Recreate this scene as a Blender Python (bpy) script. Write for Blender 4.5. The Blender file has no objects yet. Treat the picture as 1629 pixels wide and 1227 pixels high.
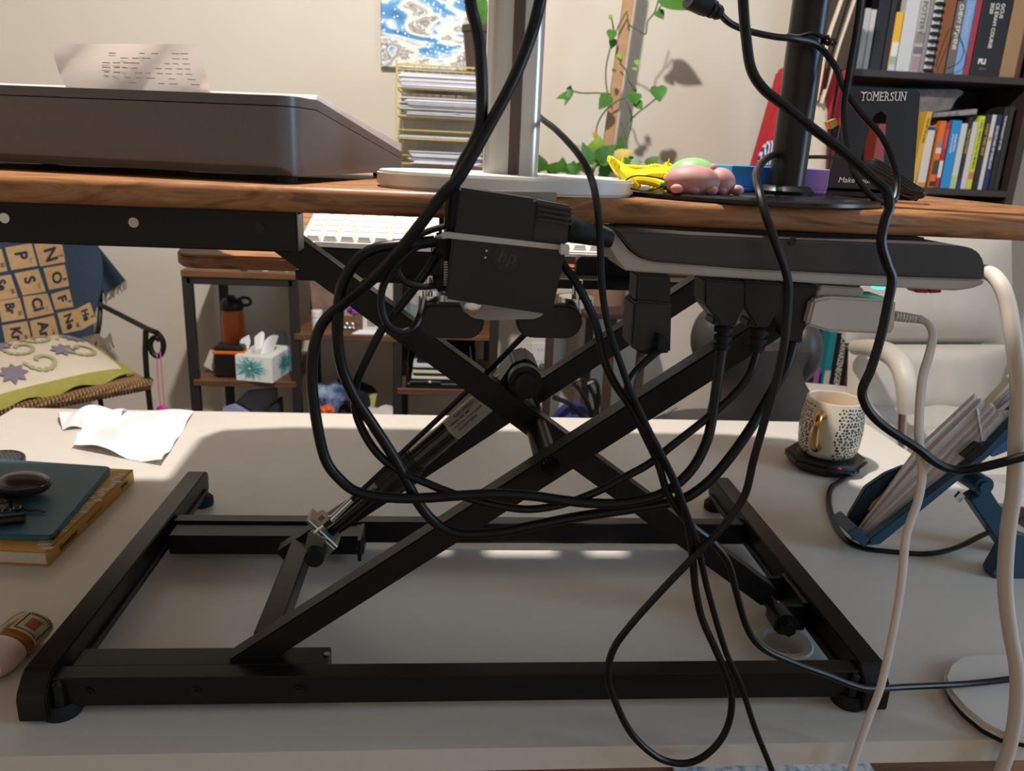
import bpy, bmesh, math, random
from mathutils import Vector, Matrix, Euler
S = bpy.context.scene
C = S.collection
random.seed(7)
PI = math.pi

# ------------------------------------------------------------------ camera, light, exposure
CAM = dict(x=-.0268, y=-.5634, z=.4713, yaw=.0853, pitch=.2882, roll=.0454, f=1236.7)
def cam_axes():
    y, p, r = CAM['yaw'], CAM['pitch'], CAM['roll']
    f = Vector((math.sin(y)*math.cos(p), math.cos(y)*math.cos(p), -math.sin(p)))
    rt = Vector((math.cos(y), -math.sin(y), 0)); up = rt.cross(f)
    c, s = math.cos(r), math.sin(r)
    return c*rt + s*up, -s*rt + c*up, f
RT, UP, FW = cam_axes()
CP = Vector((CAM['x'], CAM['y'], CAM['z']))
def ray(px, py): return FW + (px-814.5)/CAM['f']*RT - (py-613.5)/CAM['f']*UP
def at(px, py, Y):
    """point of the plane y = Y seen at a pixel of the photograph"""
    d = ray(px, py); return CP + d*((Y-CP.y)/d.y)
def atz(px, py, z):
    d = ray(px, py); return CP + d*((z-CP.z)/d.z)
cam = bpy.data.cameras.new('camera'); cam_o = bpy.data.objects.new('camera', cam); C.objects.link(cam_o)
cam_o.matrix_world = Matrix(((RT.x, UP.x, -FW.x, CP.x), (RT.y, UP.y, -FW.y, CP.y), (RT.z, UP.z, -FW.z, CP.z), (0, 0, 0, 1)))
cam.sensor_width = 36; cam.lens = 36*CAM['f']/1629; cam.clip_start = .02
cam.dof.use_dof = True; cam.dof.focus_distance = .70; cam.dof.aperture_fstop = 11
S.camera = cam_o
S.view_settings.view_transform = 'Standard'; S.view_settings.look = 'None'
S.view_settings.exposure = 0; S.view_settings.gamma = 1; S.view_settings.use_curve_mapping = False

W = bpy.data.worlds.new('world'); S.world = W; W.use_nodes = True
W.node_tree.nodes['Background'].inputs[0].default_value = (.55, .75, 1, 1)
W.node_tree.nodes['Background'].inputs[1].default_value = .4

def lamp(name, kind, loc, power, col, size=None, aim=None, size_y=None):
    l = bpy.data.lights.new(name, kind); l.energy = power; l.color = col
    if kind == 'AREA':
        l.size = size
        if size_y: l.shape = 'RECTANGLE'; l.size_y = size_y
    elif size: l.shadow_soft_size = size
    o = bpy.data.objects.new(name, l); C.objects.link(o); o.location = loc
    if aim is not None: o.rotation_euler = (Vector(aim)-Vector(loc)).to_track_quat('-Z', 'Y').to_euler()
    return o
def downlight(name, loc, power, r):
    o = lamp(name, 'SPOT', loc, power, (1, .93, .86), r); o.data.spot_size = math.radians(172); o.data.spot_blend = .25
downlight('ceiling_downlight', (-.10, .33, 1.69), 148, .035)
lamp('window_daylight', 'AREA', (2.38, -.7, .75), 25, (.48, .72, 1), .8, (0, -.3, .3), 1.1)

# ------------------------------------------------------------------ materials
def lin(c):
    if isinstance(c, str): c = [int(c[i:i+2], 16)/255 for i in (0, 2, 4)]
    return tuple(v/12.92 if v <= .04045 else ((v+.055)/1.055)**2.4 for v in c) + (1,)
MATS = {}
def mat(key, col, rough=.5, metal=0, noise=0, scale=30, bump=0, coat=0, trans=0, emit=0, alpha=1, ior=1.45, sheen=0):
    if key in MATS: return MATS[key]
    m = bpy.data.materials.new(key); m.use_nodes = True; nt = m.node_tree; b = nt.nodes['Principled BSDF']
    c = lin(col); b.inputs['Base Color'].default_value = c
    b.inputs['Roughness'].default_value = rough; b.inputs['Metallic'].default_value = metal
    b.inputs['Coat Weight'].default_value = coat; b.inputs['Transmission Weight'].default_value = trans
    b.inputs['IOR'].default_value = ior; b.inputs['Alpha'].default_value = alpha
    b.inputs['Sheen Weight'].default_value = sheen
    if emit: b.inputs['Emission Color'].default_value = c; b.inputs['Emission Strength'].default_value = emit
    if noise or bump:
        tc = nt.nodes.new('ShaderNodeTexCoord'); n = nt.nodes.new('ShaderNodeTexNoise')
        n.inputs['Scale'].default_value = scale; n.inputs['Detail'].default_value = 5
        nt.links.new(tc.outputs['Object'], n.inputs['Vector'])
        if noise:
            r = nt.nodes.new('ShaderNodeValToRGB')
            r.color_ramp.elements[0].position = .3; r.color_ramp.elements[1].position = .7
            r.color_ramp.elements[0].color = tuple(v*(1-noise) for v in c[:3])+(1,)
            r.color_ramp.elements[1].color = tuple(min(1, v*(1+noise)) for v in c[:3])+(1,)
            nt.links.new(n.outputs['Fac'], r.inputs['Fac']); nt.links.new(r.outputs['Color'], b.inputs['Base Color'])
        if bump:
            bp = nt.nodes.new('ShaderNodeBump'); bp.inputs['Strength'].default_value = bump; bp.inputs['Distance'].default_value = .002
            nt.links.new(n.outputs['Fac'], bp.inputs['Height']); nt.links.new(bp.outputs['Normal'], b.inputs['Normal'])
    MATS[key] = m; return m
def ramp_mat(key, stops, tex='noise', scale=8, vec_scale=(1, 1, 1), rot=(0, 0, 0), rough=.5, detail=6, distort=0, coat=0, bump=0, interp='LINEAR'):
    """material whose colour runs through stops [(pos, hex)] along a texture"""
    if key in MATS: return MATS[key]
    m = bpy.data.materials.new(key); m.use_nodes = True; nt = m.node_tree; b = nt.nodes['Principled BSDF']
    b.inputs['Roughness'].default_value = rough; b.inputs['Coat Weight'].default_value = coat
    tc = nt.nodes.new('ShaderNodeTexCoord'); mp = nt.nodes.new('ShaderNodeMapping')
    mp.inputs['Scale'].default_value = vec_scale; mp.inputs['Rotation'].default_value = rot
    nt.links.new(tc.outputs['Object'], mp.inputs['Vector'])
    if tex == 'noise':
        t = nt.nodes.new('ShaderNodeTexNoise'); t.inputs['Scale'].default_value = scale; t.inputs['Detail'].default_value = detail
        t.inputs['Distortion'].default_value = distort; out = t.outputs['Fac']
    elif tex == 'wave':
        t = nt.nodes.new('ShaderNodeTexWave'); t.inputs['Scale'].default_value = scale; t.inputs['Distortion'].default_value = distort
        t.inputs['Detail'].default_value = detail; t.inputs['Detail Scale'].default_value = 1.5; out = t.outputs['Fac']
    elif tex == 'voronoi':
        t = nt.nodes.new('ShaderNodeTexVoronoi'); t.inputs['Scale'].default_value = scale; out = t.outputs['Distance']
    elif tex == 'grad':
        t = nt.nodes.new('ShaderNodeSeparateXYZ'); out = t.outputs['X']
    nt.links.new(mp.outputs['Vector'], t.inputs[0])
    r = nt.nodes.new('ShaderNodeValToRGB'); r.color_ramp.interpolation = interp
    el = r.color_ramp.elements
    while len(el) < len(stops): el.new(.5)
    for e, (p, c) in zip(el, stops): e.position = p; e.color = lin(c)
    nt.links.new(out, r.inputs['Fac']); nt.links.new(r.outputs['Color'], b.inputs['Base Color'])
    if bump:
        bp = nt.nodes.new('ShaderNodeBump'); bp.inputs['Strength'].default_value = bump; bp.inputs['Distance'].default_value = .001
        nt.links.new(out, bp.inputs['Height']); nt.links.new(bp.outputs['Normal'], b.inputs['Normal'])
    MATS[key] = m; return m

M_STEEL = mat('black_powder_coat', '141110', .36, 0, .12, 900, .02)
M_CORD = mat('black_cord', '0e0e10', .36)
for m_ in (M_STEEL, M_CORD): m_.node_tree.nodes['Principled BSDF'].inputs['Specular IOR Level'].default_value = .36
M_BLACK = mat('black_plastic', '131112', .4)
M_RUBBER = mat('black_rubber', '0e0e0e', .7)
M_CHROME = mat('chrome', 'd8d8d8', .15, 1)
M_DESK = mat('white_laminate', 'd9d2c8', .30, 0, .02, 60)
M_WHITE = mat('white_plastic', 'dedad4', .35)
M_PAPER = mat('paper', 'eceaf0', .8, 0, .04, 40)
M_WALL = mat('wall_paint', 'd6cec0', .85, 0, .015, 6, .02)
M_WOOD = ramp_mat('acacia_wood', [(.28, '4e2f1b'), (.42, '85552f'), (.52, 'a87346'), (.62, '93603a'), (.75, 'c2925c')], 'noise', 5, (1.6, 5, 14), rough=.42, distort=2.2, coat=.1, bump=.15)
M_RUSTIC = ramp_mat('rustic_board', [(.3, '4a2f1d'), (.6, '6b4629'), (.85, '84603c')], 'noise', 4, (1.5, 9, 9), rough=.55, distort=.8)
M_LEAF = mat('leaf_green', '47782a', .4, 0, .25, 25)
M_LEAF2 = mat('leaf_light_green', '84a844', .4, 0, .2, 25)
M_STEM = mat('vine_stem', '5c6b34', .6)

# ------------------------------------------------------------------ mesh helpers
class MB:
    def __init__(s): s.bm = bmesh.new()
    def box(s, a, b, bev=0, m=None, seg=1):
        a, b = Vector(a), Vector(b); t = bmesh.new(); bmesh.ops.create_cube(t, size=1)
        for v in t.verts: v.co = Vector([(a[i]+b[i])/2 + v.co[i]*(b[i]-a[i]) for i in range(3)])
        if bev: bmesh.ops.bevel(t, geom=t.edges[:], offset=bev, segments=seg, affect='EDGES', profile=.6)
        return s._merge(t, m)
    def _merge(s, t, m=None):
        if m is not None: t.transform(m)
        bmesh.ops.recalc_face_normals(t, faces=t.faces[:])
        me = bpy.data.meshes.new('t'); t.to_mesh(me); t.free(); s.bm.from_mesh(me); bpy.data.meshes.remove(me); return s
    def prism(s, pts, ext, bev=0, m=None, seg=2):
        t = bmesh.new(); ext = Vector(ext); vs = [t.verts.new(p) for p in pts]; f = t.faces.new(vs)
        r = bmesh.ops.extrude_face_region(t, geom=[f])
        for v in r['geom']:
            if isinstance(v, bmesh.types.BMVert): v.co += ext
        bmesh.ops.recalc_face_normals(t, faces=t.faces[:])
        if bev: bmesh.ops.bevel(t, geom=t.edges[:], offset=bev, segments=seg, affect='EDGES')
        return s._merge(t, m)
    def tube(s, pts, r, seg=10, caps=True, flat=1):
        pts = [Vector(p) for p in pts]; n = len(pts); t = bmesh.new(); rings = []
        rr = r if callable(r) else (lambda k: r)
        tan = [(pts[min(i+1, n-1)]-pts[max(i-1, 0)]).normalized() for i in range(n)]
        a = Vector((0, 0, 1)) if abs(tan[0].z) < .9 else Vector((1, 0, 0))
        nrm = (a-tan[0]*a.dot(tan[0])).normalized()
        for i in range(n):
            nrm = (nrm-tan[i]*nrm.dot(tan[i])).normalized(); bn = tan[i].cross(nrm)
            q = rr(i/(n-1)); rings.append([t.verts.new(pts[i]+nrm*math.cos(2*PI*k/seg)*q*flat+bn*math.sin(2*PI*k/seg)*q) for k in range(seg)])
        for i in range(n-1):
            for k in range(seg): t.faces.new((rings[i][k], rings[i][(k+1) % seg], rings[i+1][(k+1) % seg], rings[i+1][k]))
        if caps: t.faces.new(rings[0][::-1]); t.faces.new(rings[-1])
        return s._merge(t)
    def cyl(s, p0, p1, r0, r1=None, seg=24): 
        r1 = r0 if r1 is None else r1
        return s.tube([p0, p1], lambda k: r0+(r1-r0)*k, seg)
    def lathe(s, prof, c, seg=32, m=None):
        t = bmesh.new(); c = Vector(c); rings = []
        for r, z in prof:
            rings.append([t.verts.new(c+Vector((r*math.cos(2*PI*k/seg), r*math.sin(2*PI*k/seg), z))) for k in range(seg)] if r > 1e-6 else [t.verts.new(c+Vector((0, 0, z)))])
        for a, b in zip(rings, rings[1:]):
            for k in range(seg):
                k2 = (k+1) % seg
                if len(a) == 1 and len(b) == 1: continue
                if len(a) == 1: t.faces.new((a[0], b[k], b[k2]))
                elif len(b) == 1: t.faces.new((a[k], b[0], a[k2]))
                else: t.faces.new((a[k], b[k], b[k2], a[k2]))
        return s._merge(t, m)
    def sheet(s, fn, nu, nv, th=0):
        t = bmesh.new(); g = [[t.verts.new(fn(i/nu, j/nv)) for j in range(nv+1)] for i in range(nu+1)]
        for i in range(nu):
            for j in range(nv): t.faces.new((g[i][j], g[i+1][j], g[i+1][j+1], g[i][j+1]))
        if th: bmesh.ops.recalc_face_normals(t, faces=t.faces[:]); bmesh.ops.solidify(t, geom=t.faces[:], thickness=th)
        return s._merge(t)
    def ell(s, c, r, rot=None, seg=24):
        t = bmesh.new(); bmesh.ops.create_uvsphere(t, u_segments=seg, v_segments=max(6, seg//2), radius=1)
        m = Matrix.Translation(c) @ (rot.to_4x4() if rot else Matrix.Identity(4)) @ Matrix.Diagonal((r[0], r[1], r[2], 1))
        return s._merge(t, m)
    def obj(s, name, m, parent=None, smooth=35, kind=None, label=None):
        me = bpy.data.meshes.new(name); s.bm.to_mesh(me); s.bm.free()
        if m: me.materials.append(m)
        o = bpy.data.objects.new(name, me); C.objects.link(o)
        if smooth:
            me.polygons.foreach_set('use_smooth', [True]*len(me.polygons)); me.set_sharp_from_angle(angle=math.radians(smooth))
        hang(o, parent)
        if kind: o['kind'] = kind
        if label: o['label'] = label
        return o
def hang(o, parent):
    if parent is not None:
        o.parent = parent
        w = Vector(); p = parent
        while p is not None: w += p.location; p = p.parent
        o.location = -w
def thing(name, label, cat, loc=(0, 0, 0), group=None):
    o = bpy.data.objects.new(name, None); C.objects.link(o); o.location = loc; o.empty_display_size = .02
    return tag(o, label, cat, group)
def tag(o, label, cat, group=None):
    o['label'] = label; o['category'] = cat
    if group: o['group'] = group
    return o
def struct(name, mb, m, parent=None):
    o = mb.obj(name, m, parent)
    if parent is None: o['kind'] = 'structure'
    return o
def smooth_path(pts, per=8):
    pts = [Vector(p) for p in pts]; P = [pts[0]*2-pts[1]]+pts+[pts[-1]*2-pts[-2]]; out = []
    for i in range(1, len(P)-2):
        p0, p1, p2, p3 = P[i-1:i+3]
        for k in range(per):
            t = k/per
            out.append(.5*((2*p1)+(p2-p0)*t+(2*p0-5*p1+4*p2-p3)*t*t+(3*p1-p0-3*p2+p3)*t**3))
    out.append(pts[-1]); return out
def pxpath(pts, per=6):
    """(px, py, Y) -> smooth path in the room; Y may be ('z', height)"""
    return smooth_path([atz(p[0], p[1], p[3]) if len(p) == 4 else at(*p) for p in pts], per)
def quad(pts, Y): return [at(x, y, Y) for x, y in pts]
def slab(mb, px, Y, depth, bev=0, seg=2):
    """outline at its own distance Y, with a real thickness"""
    return mb.prism(quad(px, Y), (0, depth, 0), bev, seg=seg)
def rrect(w, h, r, n=5):
    o = []
    for cx, cy, a0 in ((w/2-r, h/2-r, 0), (-w/2+r, h/2-r, 90), (-w/2+r, -h/2+r, 180), (w/2-r, -h/2+r, 270)):
        for k in range(n+1):
            a = math.radians(a0+90*k/n); o.append((cx+r*math.cos(a), cy+r*math.sin(a)))
    return o
def text(string, o, xd, yd, size, m, parent=None, name='lettering', ext=.0003, shear=0, bold=0, align='LEFT', stretch=1):
    cu = bpy.data.curves.new(name, 'FONT'); cu.body = string; cu.size = size; cu.extrude = ext; cu.shear = shear; cu.offset = bold
    cu.align_x = align; cu.resolution_u = 3
    tmp = bpy.data.objects.new(name, cu); C.objects.link(tmp)
    bpy.context.view_layer.update()
    me = bpy.data.meshes.new_from_object(tmp.evaluated_get(bpy.context.evaluated_depsgraph_get()))
    bpy.data.objects.remove(tmp); bpy.data.curves.remove(cu)
    xd = Vector(xd).normalized(); yd = Vector(yd); yd = (yd-xd*yd.dot(xd)).normalized(); zd = xd.cross(yd); o = Vector(o)
    me.transform(Matrix(((xd.x*stretch, yd.x, zd.x, o.x), (xd.y*stretch, yd.y, zd.y, o.y), (xd.z*stretch, yd.z, zd.z, o.z), (0, 0, 0, 1))))
    me.materials.clear(); me.materials.append(m)
    ob = bpy.data.objects.new(name, me); C.objects.link(ob); hang(ob, parent); return ob
def copy_thing(src, loc=None, label=None):
    r = src.copy(); C.objects.link(r)
    if loc is not None: r.location = loc
    if label: r['label'] = label
    for ch in src.children:
        c = ch.copy(); C.objects.link(c); c.parent = r
        for g in ch.children:
            d = g.copy(); C.objects.link(d); d.parent = c
    return r
M_INK = mat('print_white', 'efece6', .6); M_DARKINK = mat('print_black', '1b1b1f', .6); M_GOLDINK = mat('print_yellow', 'd9b24a', .6)

# ------------------------------------------------------------------ room
FZ, CZ, WX0, WX1, WY0, WY1 = -.73, 1.72, -2.3, 2.4, -2.2, 2.0
struct('floor', MB().box((WX0, WY0, FZ-.05), (WX1, WY1, FZ)), ramp_mat('floor_boards', [(.3, '5a4030'), (.7, '7b5a42')], 'noise', 4, (1, 12, 1), rough=.5))
struct('ceiling', MB().box((WX0, WY0, CZ), (WX1, WY1, CZ+.05)), mat('ceiling_paint', 'e4ded4', .9, 0, .01, 5))
struct('wall_back', MB().box((WX0, WY1, FZ), (WX1, WY1+.06, CZ)), M_WALL)
struct('wall_left', MB().box((WX0-.06, WY0, FZ), (WX0, WY1+.06, CZ)), M_WALL)
struct('wall_front', MB().box((WX0-.06, WY0-.06, FZ), (WX1+.06, WY0, CZ)), M_WALL)
wr = MB()
for a, b in (((WX1, WY0, FZ), (WX1+.06, -1.3, CZ)), ((WX1, -.1, FZ), (WX1+.06, WY1+.06, CZ)), ((WX1, -1.3, FZ), (WX1+.06, -.1, .15)), ((WX1, -1.3, 1.35), (WX1+.06, -.1, CZ))): wr.box(a, b)
struct('wall_right', wr, M_WALL)
wn = MB()
for a, b in (((WX1, -1.3, .15), (WX1+.05, -1.25, 1.35)), ((WX1, -.15, .15), (WX1+.05, -.1, 1.35)), ((WX1, -1.3, .15), (WX1+.05, -.1, .2)), ((WX1, -1.3, 1.3), (WX1+.05, -.1, 1.35)), ((WX1+.01, -.72, .2), (WX1+.04, -.68, 1.3))): wn.box(a, b, .004)
struct('window_1', wn, M_WHITE)
bb = MB().box((WX0, WY1-.014, FZ), (WX1, WY1, FZ+.09), .003)
struct('baseboard_back', bb, M_WHITE)
rug = MB().sheet(lambda u, v: Vector((.45+.42*u, .1+.75*v, FZ+.006)), 4, 4, .005).obj('area_rug', ramp_mat('rug_weave', [(.35, '7f93ae'), (.5, 'c9cdd2'), (.65, 'dcdcdc')], 'noise', 60, rough=.95, bump=.4))
tag(rug, 'pale blue and white rug on the floor below the desk', 'rug')

# ------------------------------------------------------------------ white desk
DX0, DX1, DY0, DY1 = -.797, .784, -.0336, .815
desk = thing('white_desk', 'long white desk with square edges carrying the desk riser', 'desk', (0, .39, FZ))
def desktop():
    t = bmesh.new(); c = Vector((.324, .108, 0)); n = 40; R_ = .0235
    outer = [(DX0, DY0), (DX1, DY0), (DX1, DY1), (DX0, DY1)]; ov = []
    for i in range(4):
        a, b = Vector(outer[i]), Vector(outer[(i+1) % 4])
        for k in range(10): p = a.lerp(b, k/10); ov.append(t.verts.new((p.x, p.y, 0)))
    iv = [t.verts.new((c.x+R_*math.cos(2*PI*k/n), c.y+R_*math.sin(2*PI*k/n), 0)) for k in range(n)]
    es = [t.edges.new((l[i], l[(i+1) % len(l)])) for l in (ov, iv) for i in range(len(l))]
    bmesh.ops.triangle_fill(t, use_beauty=True, edges=es, use_dissolve=False)
    r = bmesh.ops.extrude_face_region(t, geom=t.faces[:])
    for v in r['geom']:
        if isinstance(v, bmesh.types.BMVert): v.co.z = -.0226
    m = MB(); m._merge(t); return m
desktop().obj('desktop', M_DESK, desk, smooth=30)
for x in (DX0+.06, DX1-.06):
    for y in (DY0+.08, DY1-.08): MB().box((x-.025, y-.025, FZ), (x+.025, y+.025, -.0226), .003).obj('leg', M_WHITE, desk)
gr = MB().lathe([(.0225, -.03), (.0215, -.001), (.0225, .0022), (.028, .0022), (.0295, .0005), (.0295, -.0005), (.0235, -.0005), (.0235, -.03), (.0225, -.03)], (.324, .108, 0.0006), 40).obj('cable_grommet', M_WHITE, desk, label='white plastic ring of the cable hole')
pn = MB().box((.312, .09, -.028), (.338, .125, -.02), .003, Matrix.Identity(4)).box((.318, .085, -.02), (.327, .1, -.013), .002)
tag(pn.obj('crumpled_wrapper', mat('wrapper', 'cfc8b8', .5, 0, .5, 120)), 'crumpled wrapper lying inside the cable hole of the desk', 'wrapper')

# ------------------------------------------------------------------ desk riser
riser = thing('desk_riser', 'black steel scissor desk riser with a live-edge wooden top on the white desk', 'desk riser', (0, .22, 0))
RX = .375
for sx in (-1, 1):
    x0, x1 = (-RX, -RX+.024) if sx < 0 else (RX-.024, RX)
    prof = [(0, .004), (0, .024), (.003, .030), (.014, .0405), (.020, .043), (.437, .043), (.444, .040), (.447, .034), (.446, .014), (.42, .012), (.036, .012), (.03, .004)]
    r = MB().prism([(x0, y, z) for y, z in prof], (x1-x0, 0, 0), .0012).obj('side_rail', M_STEEL, riser)
    xi = x1 if sx < 0 else x0
    MB().box((min(xi, xi-sx*.004), .03, .014), (max(xi, xi-sx*.004), .43, .021), .0005).obj('rail_flange', M_STEEL, r)
    for y in (.018, .425):
        MB().lathe([(0, .0), (.015, .0), (.016, .002), (.016, .010), (.013, .013), (0, .013)], (xi-sx*(.003 if y < .1 else -.005), y, .0), 24).obj('rubber_foot', M_RUBBER, r)
    MB().box((xi-sx*.006-.004, .006, .012), (xi-sx*.006+.004, .022, .036), .002).obj('corner_bracket', M_STEEL, r)
for k, (y0, y1) in enumerate(((.012, .030), (.302, .320))):
    cb = MB().box((-.351, y0, .009), (.351, y1, .037), .0012).obj('crossbar', M_STEEL, riser)
    if k == 0:
        for px, py in ((141, 1102), (311, 1100), (476, 1098)):
            p = at(px, py, y0)
            MB().tube([p+Vector((0, .001, 0)), p-Vector((0, .0012, 0))], .0048, 20).tube([p, p-Vector((0, .0022, 0))], .0026, 6).obj('bolt', mat('black_bolt', '0c0c0c', .3), cb)
# slide channels
ch = MB().box((-.345, .0315, .010), (-.128, .058, .0345), .0015).obj('slide_channel', M_STEEL, riser)
p = atz(520, 1042, .035); MB().cyl(p, p+Vector((0, 0, .0012)), .0028, seg=16).obj('rivet', M_CHROME, ch)
ch2 = MB().box((-.345, .270, .010), (-.122, .300, .034), .0015).obj('slide_channel', M_STEEL, riser)
MB().box((-.128, .258, .009), (-.124, .301, .036)).obj('end_plate', M_STEEL, ch2)
for px, py, z in ((571, 838, .0345), (571, 873, .0345)):
    p = at(px, py, .268); MB().cyl(p, p-Vector((0, .001, 0)), .0025, seg=14).obj('hole_rim', mat('pale_rim', '8c857c', .5), ch2)
# arms
def arm(name, a, b, y0, y1, h=.0225):
    a, b = Vector(a), Vector(b); d = (b-a).normalized(); n = Vector((-d.z, 0, d.x))*h/2
    pts = [Vector((q.x, y0, q.z)) for q in (a-n, b-n, b+n, a+n)]
    return MB().prism(pts, (0, y1-y0, 0), .0012).obj(name, M_STEEL, riser)
A0, A1, BA, BB_ = (-.207, 0, .0275), (.30, 0, .395), (-.178, 0, .392), (.318, 0, .032)
a_near = arm('scissor_arm', A0, A1, .035, .055); arm('scissor_arm', A0, A1, .228, .250)
b_arm = arm('scissor_arm', BA, BB_, .140, .162, .024)
MB().cyl((.059, .05, .2205), (.059, .235, .2205), .0105).obj('pivot_tube', M_STEEL, riser)
p = at(876, 742, .035)
MB().cyl(p+Vector((0, .002, 0)), p-Vector((0, .004, 0)), .0085, .0075).cyl(p-Vector((0, .003, 0)), p-Vector((0, .0055, 0)), .0045, seg=6).obj('pivot_bolt', mat('bolt_gloss', '141416', .2, .6), riser)
MB().box((-.196, .054, .030), (-.174, .230, .052), .0015).obj('tie_bar', M_STEEL, riser)
# right rail bracket and roller for the middle arm
bk = MB().box((.318, .120, .006), (.351, .124, .036), .001).box((.318, .176, .006), (.351, .180, .036), .001).box((.346, .120, .006), (.351, .18, .04), .001).obj('pivot_bracket', M_STEEL, riser)
MB().cyl((.318, .105, .028), (.318, .19, .028), .007).cyl((.318, .098, .028), (.318, .12, .028), .012).cyl((.318, .088, .028), (.318, .099, .028), .0075, seg=6).obj('axle', M_BLACK, riser)
# gas spring
gl, gu = Vector((-.152, .195, .075)), Vector((.047, .195, .262)); gd = (gu-gl).normalized()
def G(t): return gl+(gu-gl)*t
gs = MB().cyl(G(.36), G(.98), .0125).obj('gas_spring', mat('black_gloss_tube', '141313', .25, 0, 0, 1, 0, .5), riser)
MB().cyl(G(.02), G(.40), .0052, seg=16).obj('spring_rod', mat('dark_rod', '2a2927', .2, .8), gs)
MB().cyl(G(.30), G(.46), .0148).cyl(G(.46), G(.475), .0135).obj('sleeve', M_BLACK, gs)
MB().cyl(G(.65), G(.86), .0127).obj('rating_label', mat('silver_label', 'aaa59a', .45, .2), gs, label='silver printed label')
side = gd.cross((at(760, 640, .195)-CP).normalized()).normalized(); side = -side if side.z < 0 else side
nrm = -(at(760, 640, .195)-CP).normalized(); nrm = (nrm-gd*nrm.dot(gd)).normalized()
for k, (s_, t0) in enumerate((('GAS SPRING', .70), ('MODEL NO. 600', .665), ('CAUTION: CONTAINER', .665), ('DO NOT OPEN', .68))):
    text(s_, G(t0)+nrm*.0129+side*(.0066-.0043*k), gd, side, .0036 if k else .0046, M_DARKINK, gs, ext=.0002)
# spring heads
hd = MB()
for y in (.183, .203): hd.tube([G(.96)+Vector((0, y-.195, 0)), G(1.07)+Vector((0, y-.195, 0))], .019, 20, flat=.35)
hd = MB().cyl((.047, .16, .262), (.047, .232, .262), .0125).cyl((.047, .15, .262), (.047, .163, .262), .0165).cyl((.047, .142, .262), (.047, .151, .262), .011)
hd.prism([(.013, .17, .240), (.030, .17, .232), (.063, .17, .250), (.062, .17, .272), (.050, .17, .281), (.036, .17, .276)], (0, .05, 0), .002).obj('spring_head', M_BLACK, riser)
lh = MB(); c0 = G(.02)
Rm = Matrix.Translation(c0) @ Matrix(((gd.x, 0, -gd.z, 0), (gd.y, 1, 0, 0), (gd.z, 0, gd.x, 0), (0, 0, 0, 1)))
lh.box((-.004, -.014, -.014), (.000, .014, .030), .001, Rm).box((-.022, -.014, -.014), (-.004, -.011, .012), .001, Rm).box((-.022, .011, -.014), (-.004, .014, .012), .001, Rm)
lh.cyl(c0+gd*.003+Vector((-.012, -.004, .016)), c0+gd*.010+Vector((-.012, -.004, .016)), .0065, seg=6)
lh.obj('spring_bracket', mat('zinc_steel', '9b968c', .35, .8), riser)
MB().cyl(c0+Vector((-.012, -.035, -.012)), c0+Vector((-.012, .02, -.012)), .010).obj('bracket_knob', M_RUBBER, riser)
rc = [at(500, 848, .16), at(526, 828, .16), at(560, 795, .165), at(640, 720, .17), at(770, 597, .16), at(832, 535, .12), at(880, 492, .09)]
MB().tube(smooth_path(rc[2:], 6), .0028, 10).obj('release_cable', M_CORD, riser)
MB().cyl(rc[1], rc[2], .0036, .003, 12).cyl(rc[0], rc[1], .0016, seg=8).cyl(at(517, 835, .16), at(528, 826, .16), .0052, seg=6).obj('cable_ferrule', M_CHROME, riser, label='chrome cable ferrule')
MB().prism([at(490, 848, .17), at(520, 858, .17), at(512, 872, .17), at(484, 872, .17)], (0, .003, 0), .0005).obj('cable_plate', mat('zinc_steel', '9b968c'), riser)
# top: live-edge board
def near_edge(x): return .004+.004*math.sin(9*x+1)+.0025*math.sin(23*x)+.0012*math.sin(61*x+.4)
def top_board():
    t = bmesh.new(); n = 110; X0, X1 = -1.0, .535; zs = (.4258, .4275, .4300, .4345, .4395, .4425, .4435); secs = []
    for i in range(n+1):
        x = X0+(X1-X0)*i/n; e = near_edge(x); xb = x+(.055*(i/n)**8)
        bul = (.003, .0012, .0004+.001*math.sin(31*x), 0, .0006, .0022, .0045)
        ring = [t.verts.new((x, e+b, z)) for z, b in zip(zs, bul)]
        st_ = lambda a, b: max(0, min(1, (x-a)/(b-a)))
        yb = .462-.066*st_(-.34, -.28)*(1-st_(.12, .15))-.096*st_(-.075, -.055)*(1-st_(.12, .15))
        ring += [t.verts.new((xb, yb-b, z)) for z, b in zip(zs[::-1], bul[::-1])]
        secs.append(ring)
    m = len(secs[0])
    for a, b in zip(secs, secs[1:]):
        for k in range(m): t.faces.new((a[k], a[(k+1) % m], b[(k+1) % m], b[k]))
    t.faces.new(secs[0]); t.faces.new(secs[-1][::-1]); mb = MB(); mb._merge(t); return mb
top_board().obj('tabletop', M_WOOD, riser, smooth=50, label='live-edge wooden tabletop')
bar = MB().box((-.98, .030, .3945), (-.1405, .0335, .4245), .001).box((-.98, .0335, .421), (-.1405, .056, .4245), .0008).box((-.144, .0335, .3945), (-.1405, .056, .4245), .0005).obj('front_bar', M_STEEL, riser)
for px, py, m_ in ((213, 354, mat('lit_hole', 'f1d9c0', .4)), (414, 363, mat('black_bolt', '0c0c0c')), (8, 347, M_CHROME)):  # pale disc stands in for the light seen through a hole
    p = at(px, py, .0300); MB().cyl(p+Vector((0, .001, 0)), p-Vector((0, .001, 0)), .0036, seg=18).obj('bar_disc' if m_ is not M_CHROME else 'screw', m_, bar)
for a, b in (((-.36, .06, .398), (-.34, .42, .4245)), ((.29, .27, .402), (.31, .42, .4245))): MB().box(a, b, .001).obj('frame_bar', M_STEEL, riser)
MB().box((.285, .04, .385), (.315, .245, .4245), .001).obj('arm_mount', M_STEEL, riser)
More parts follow.
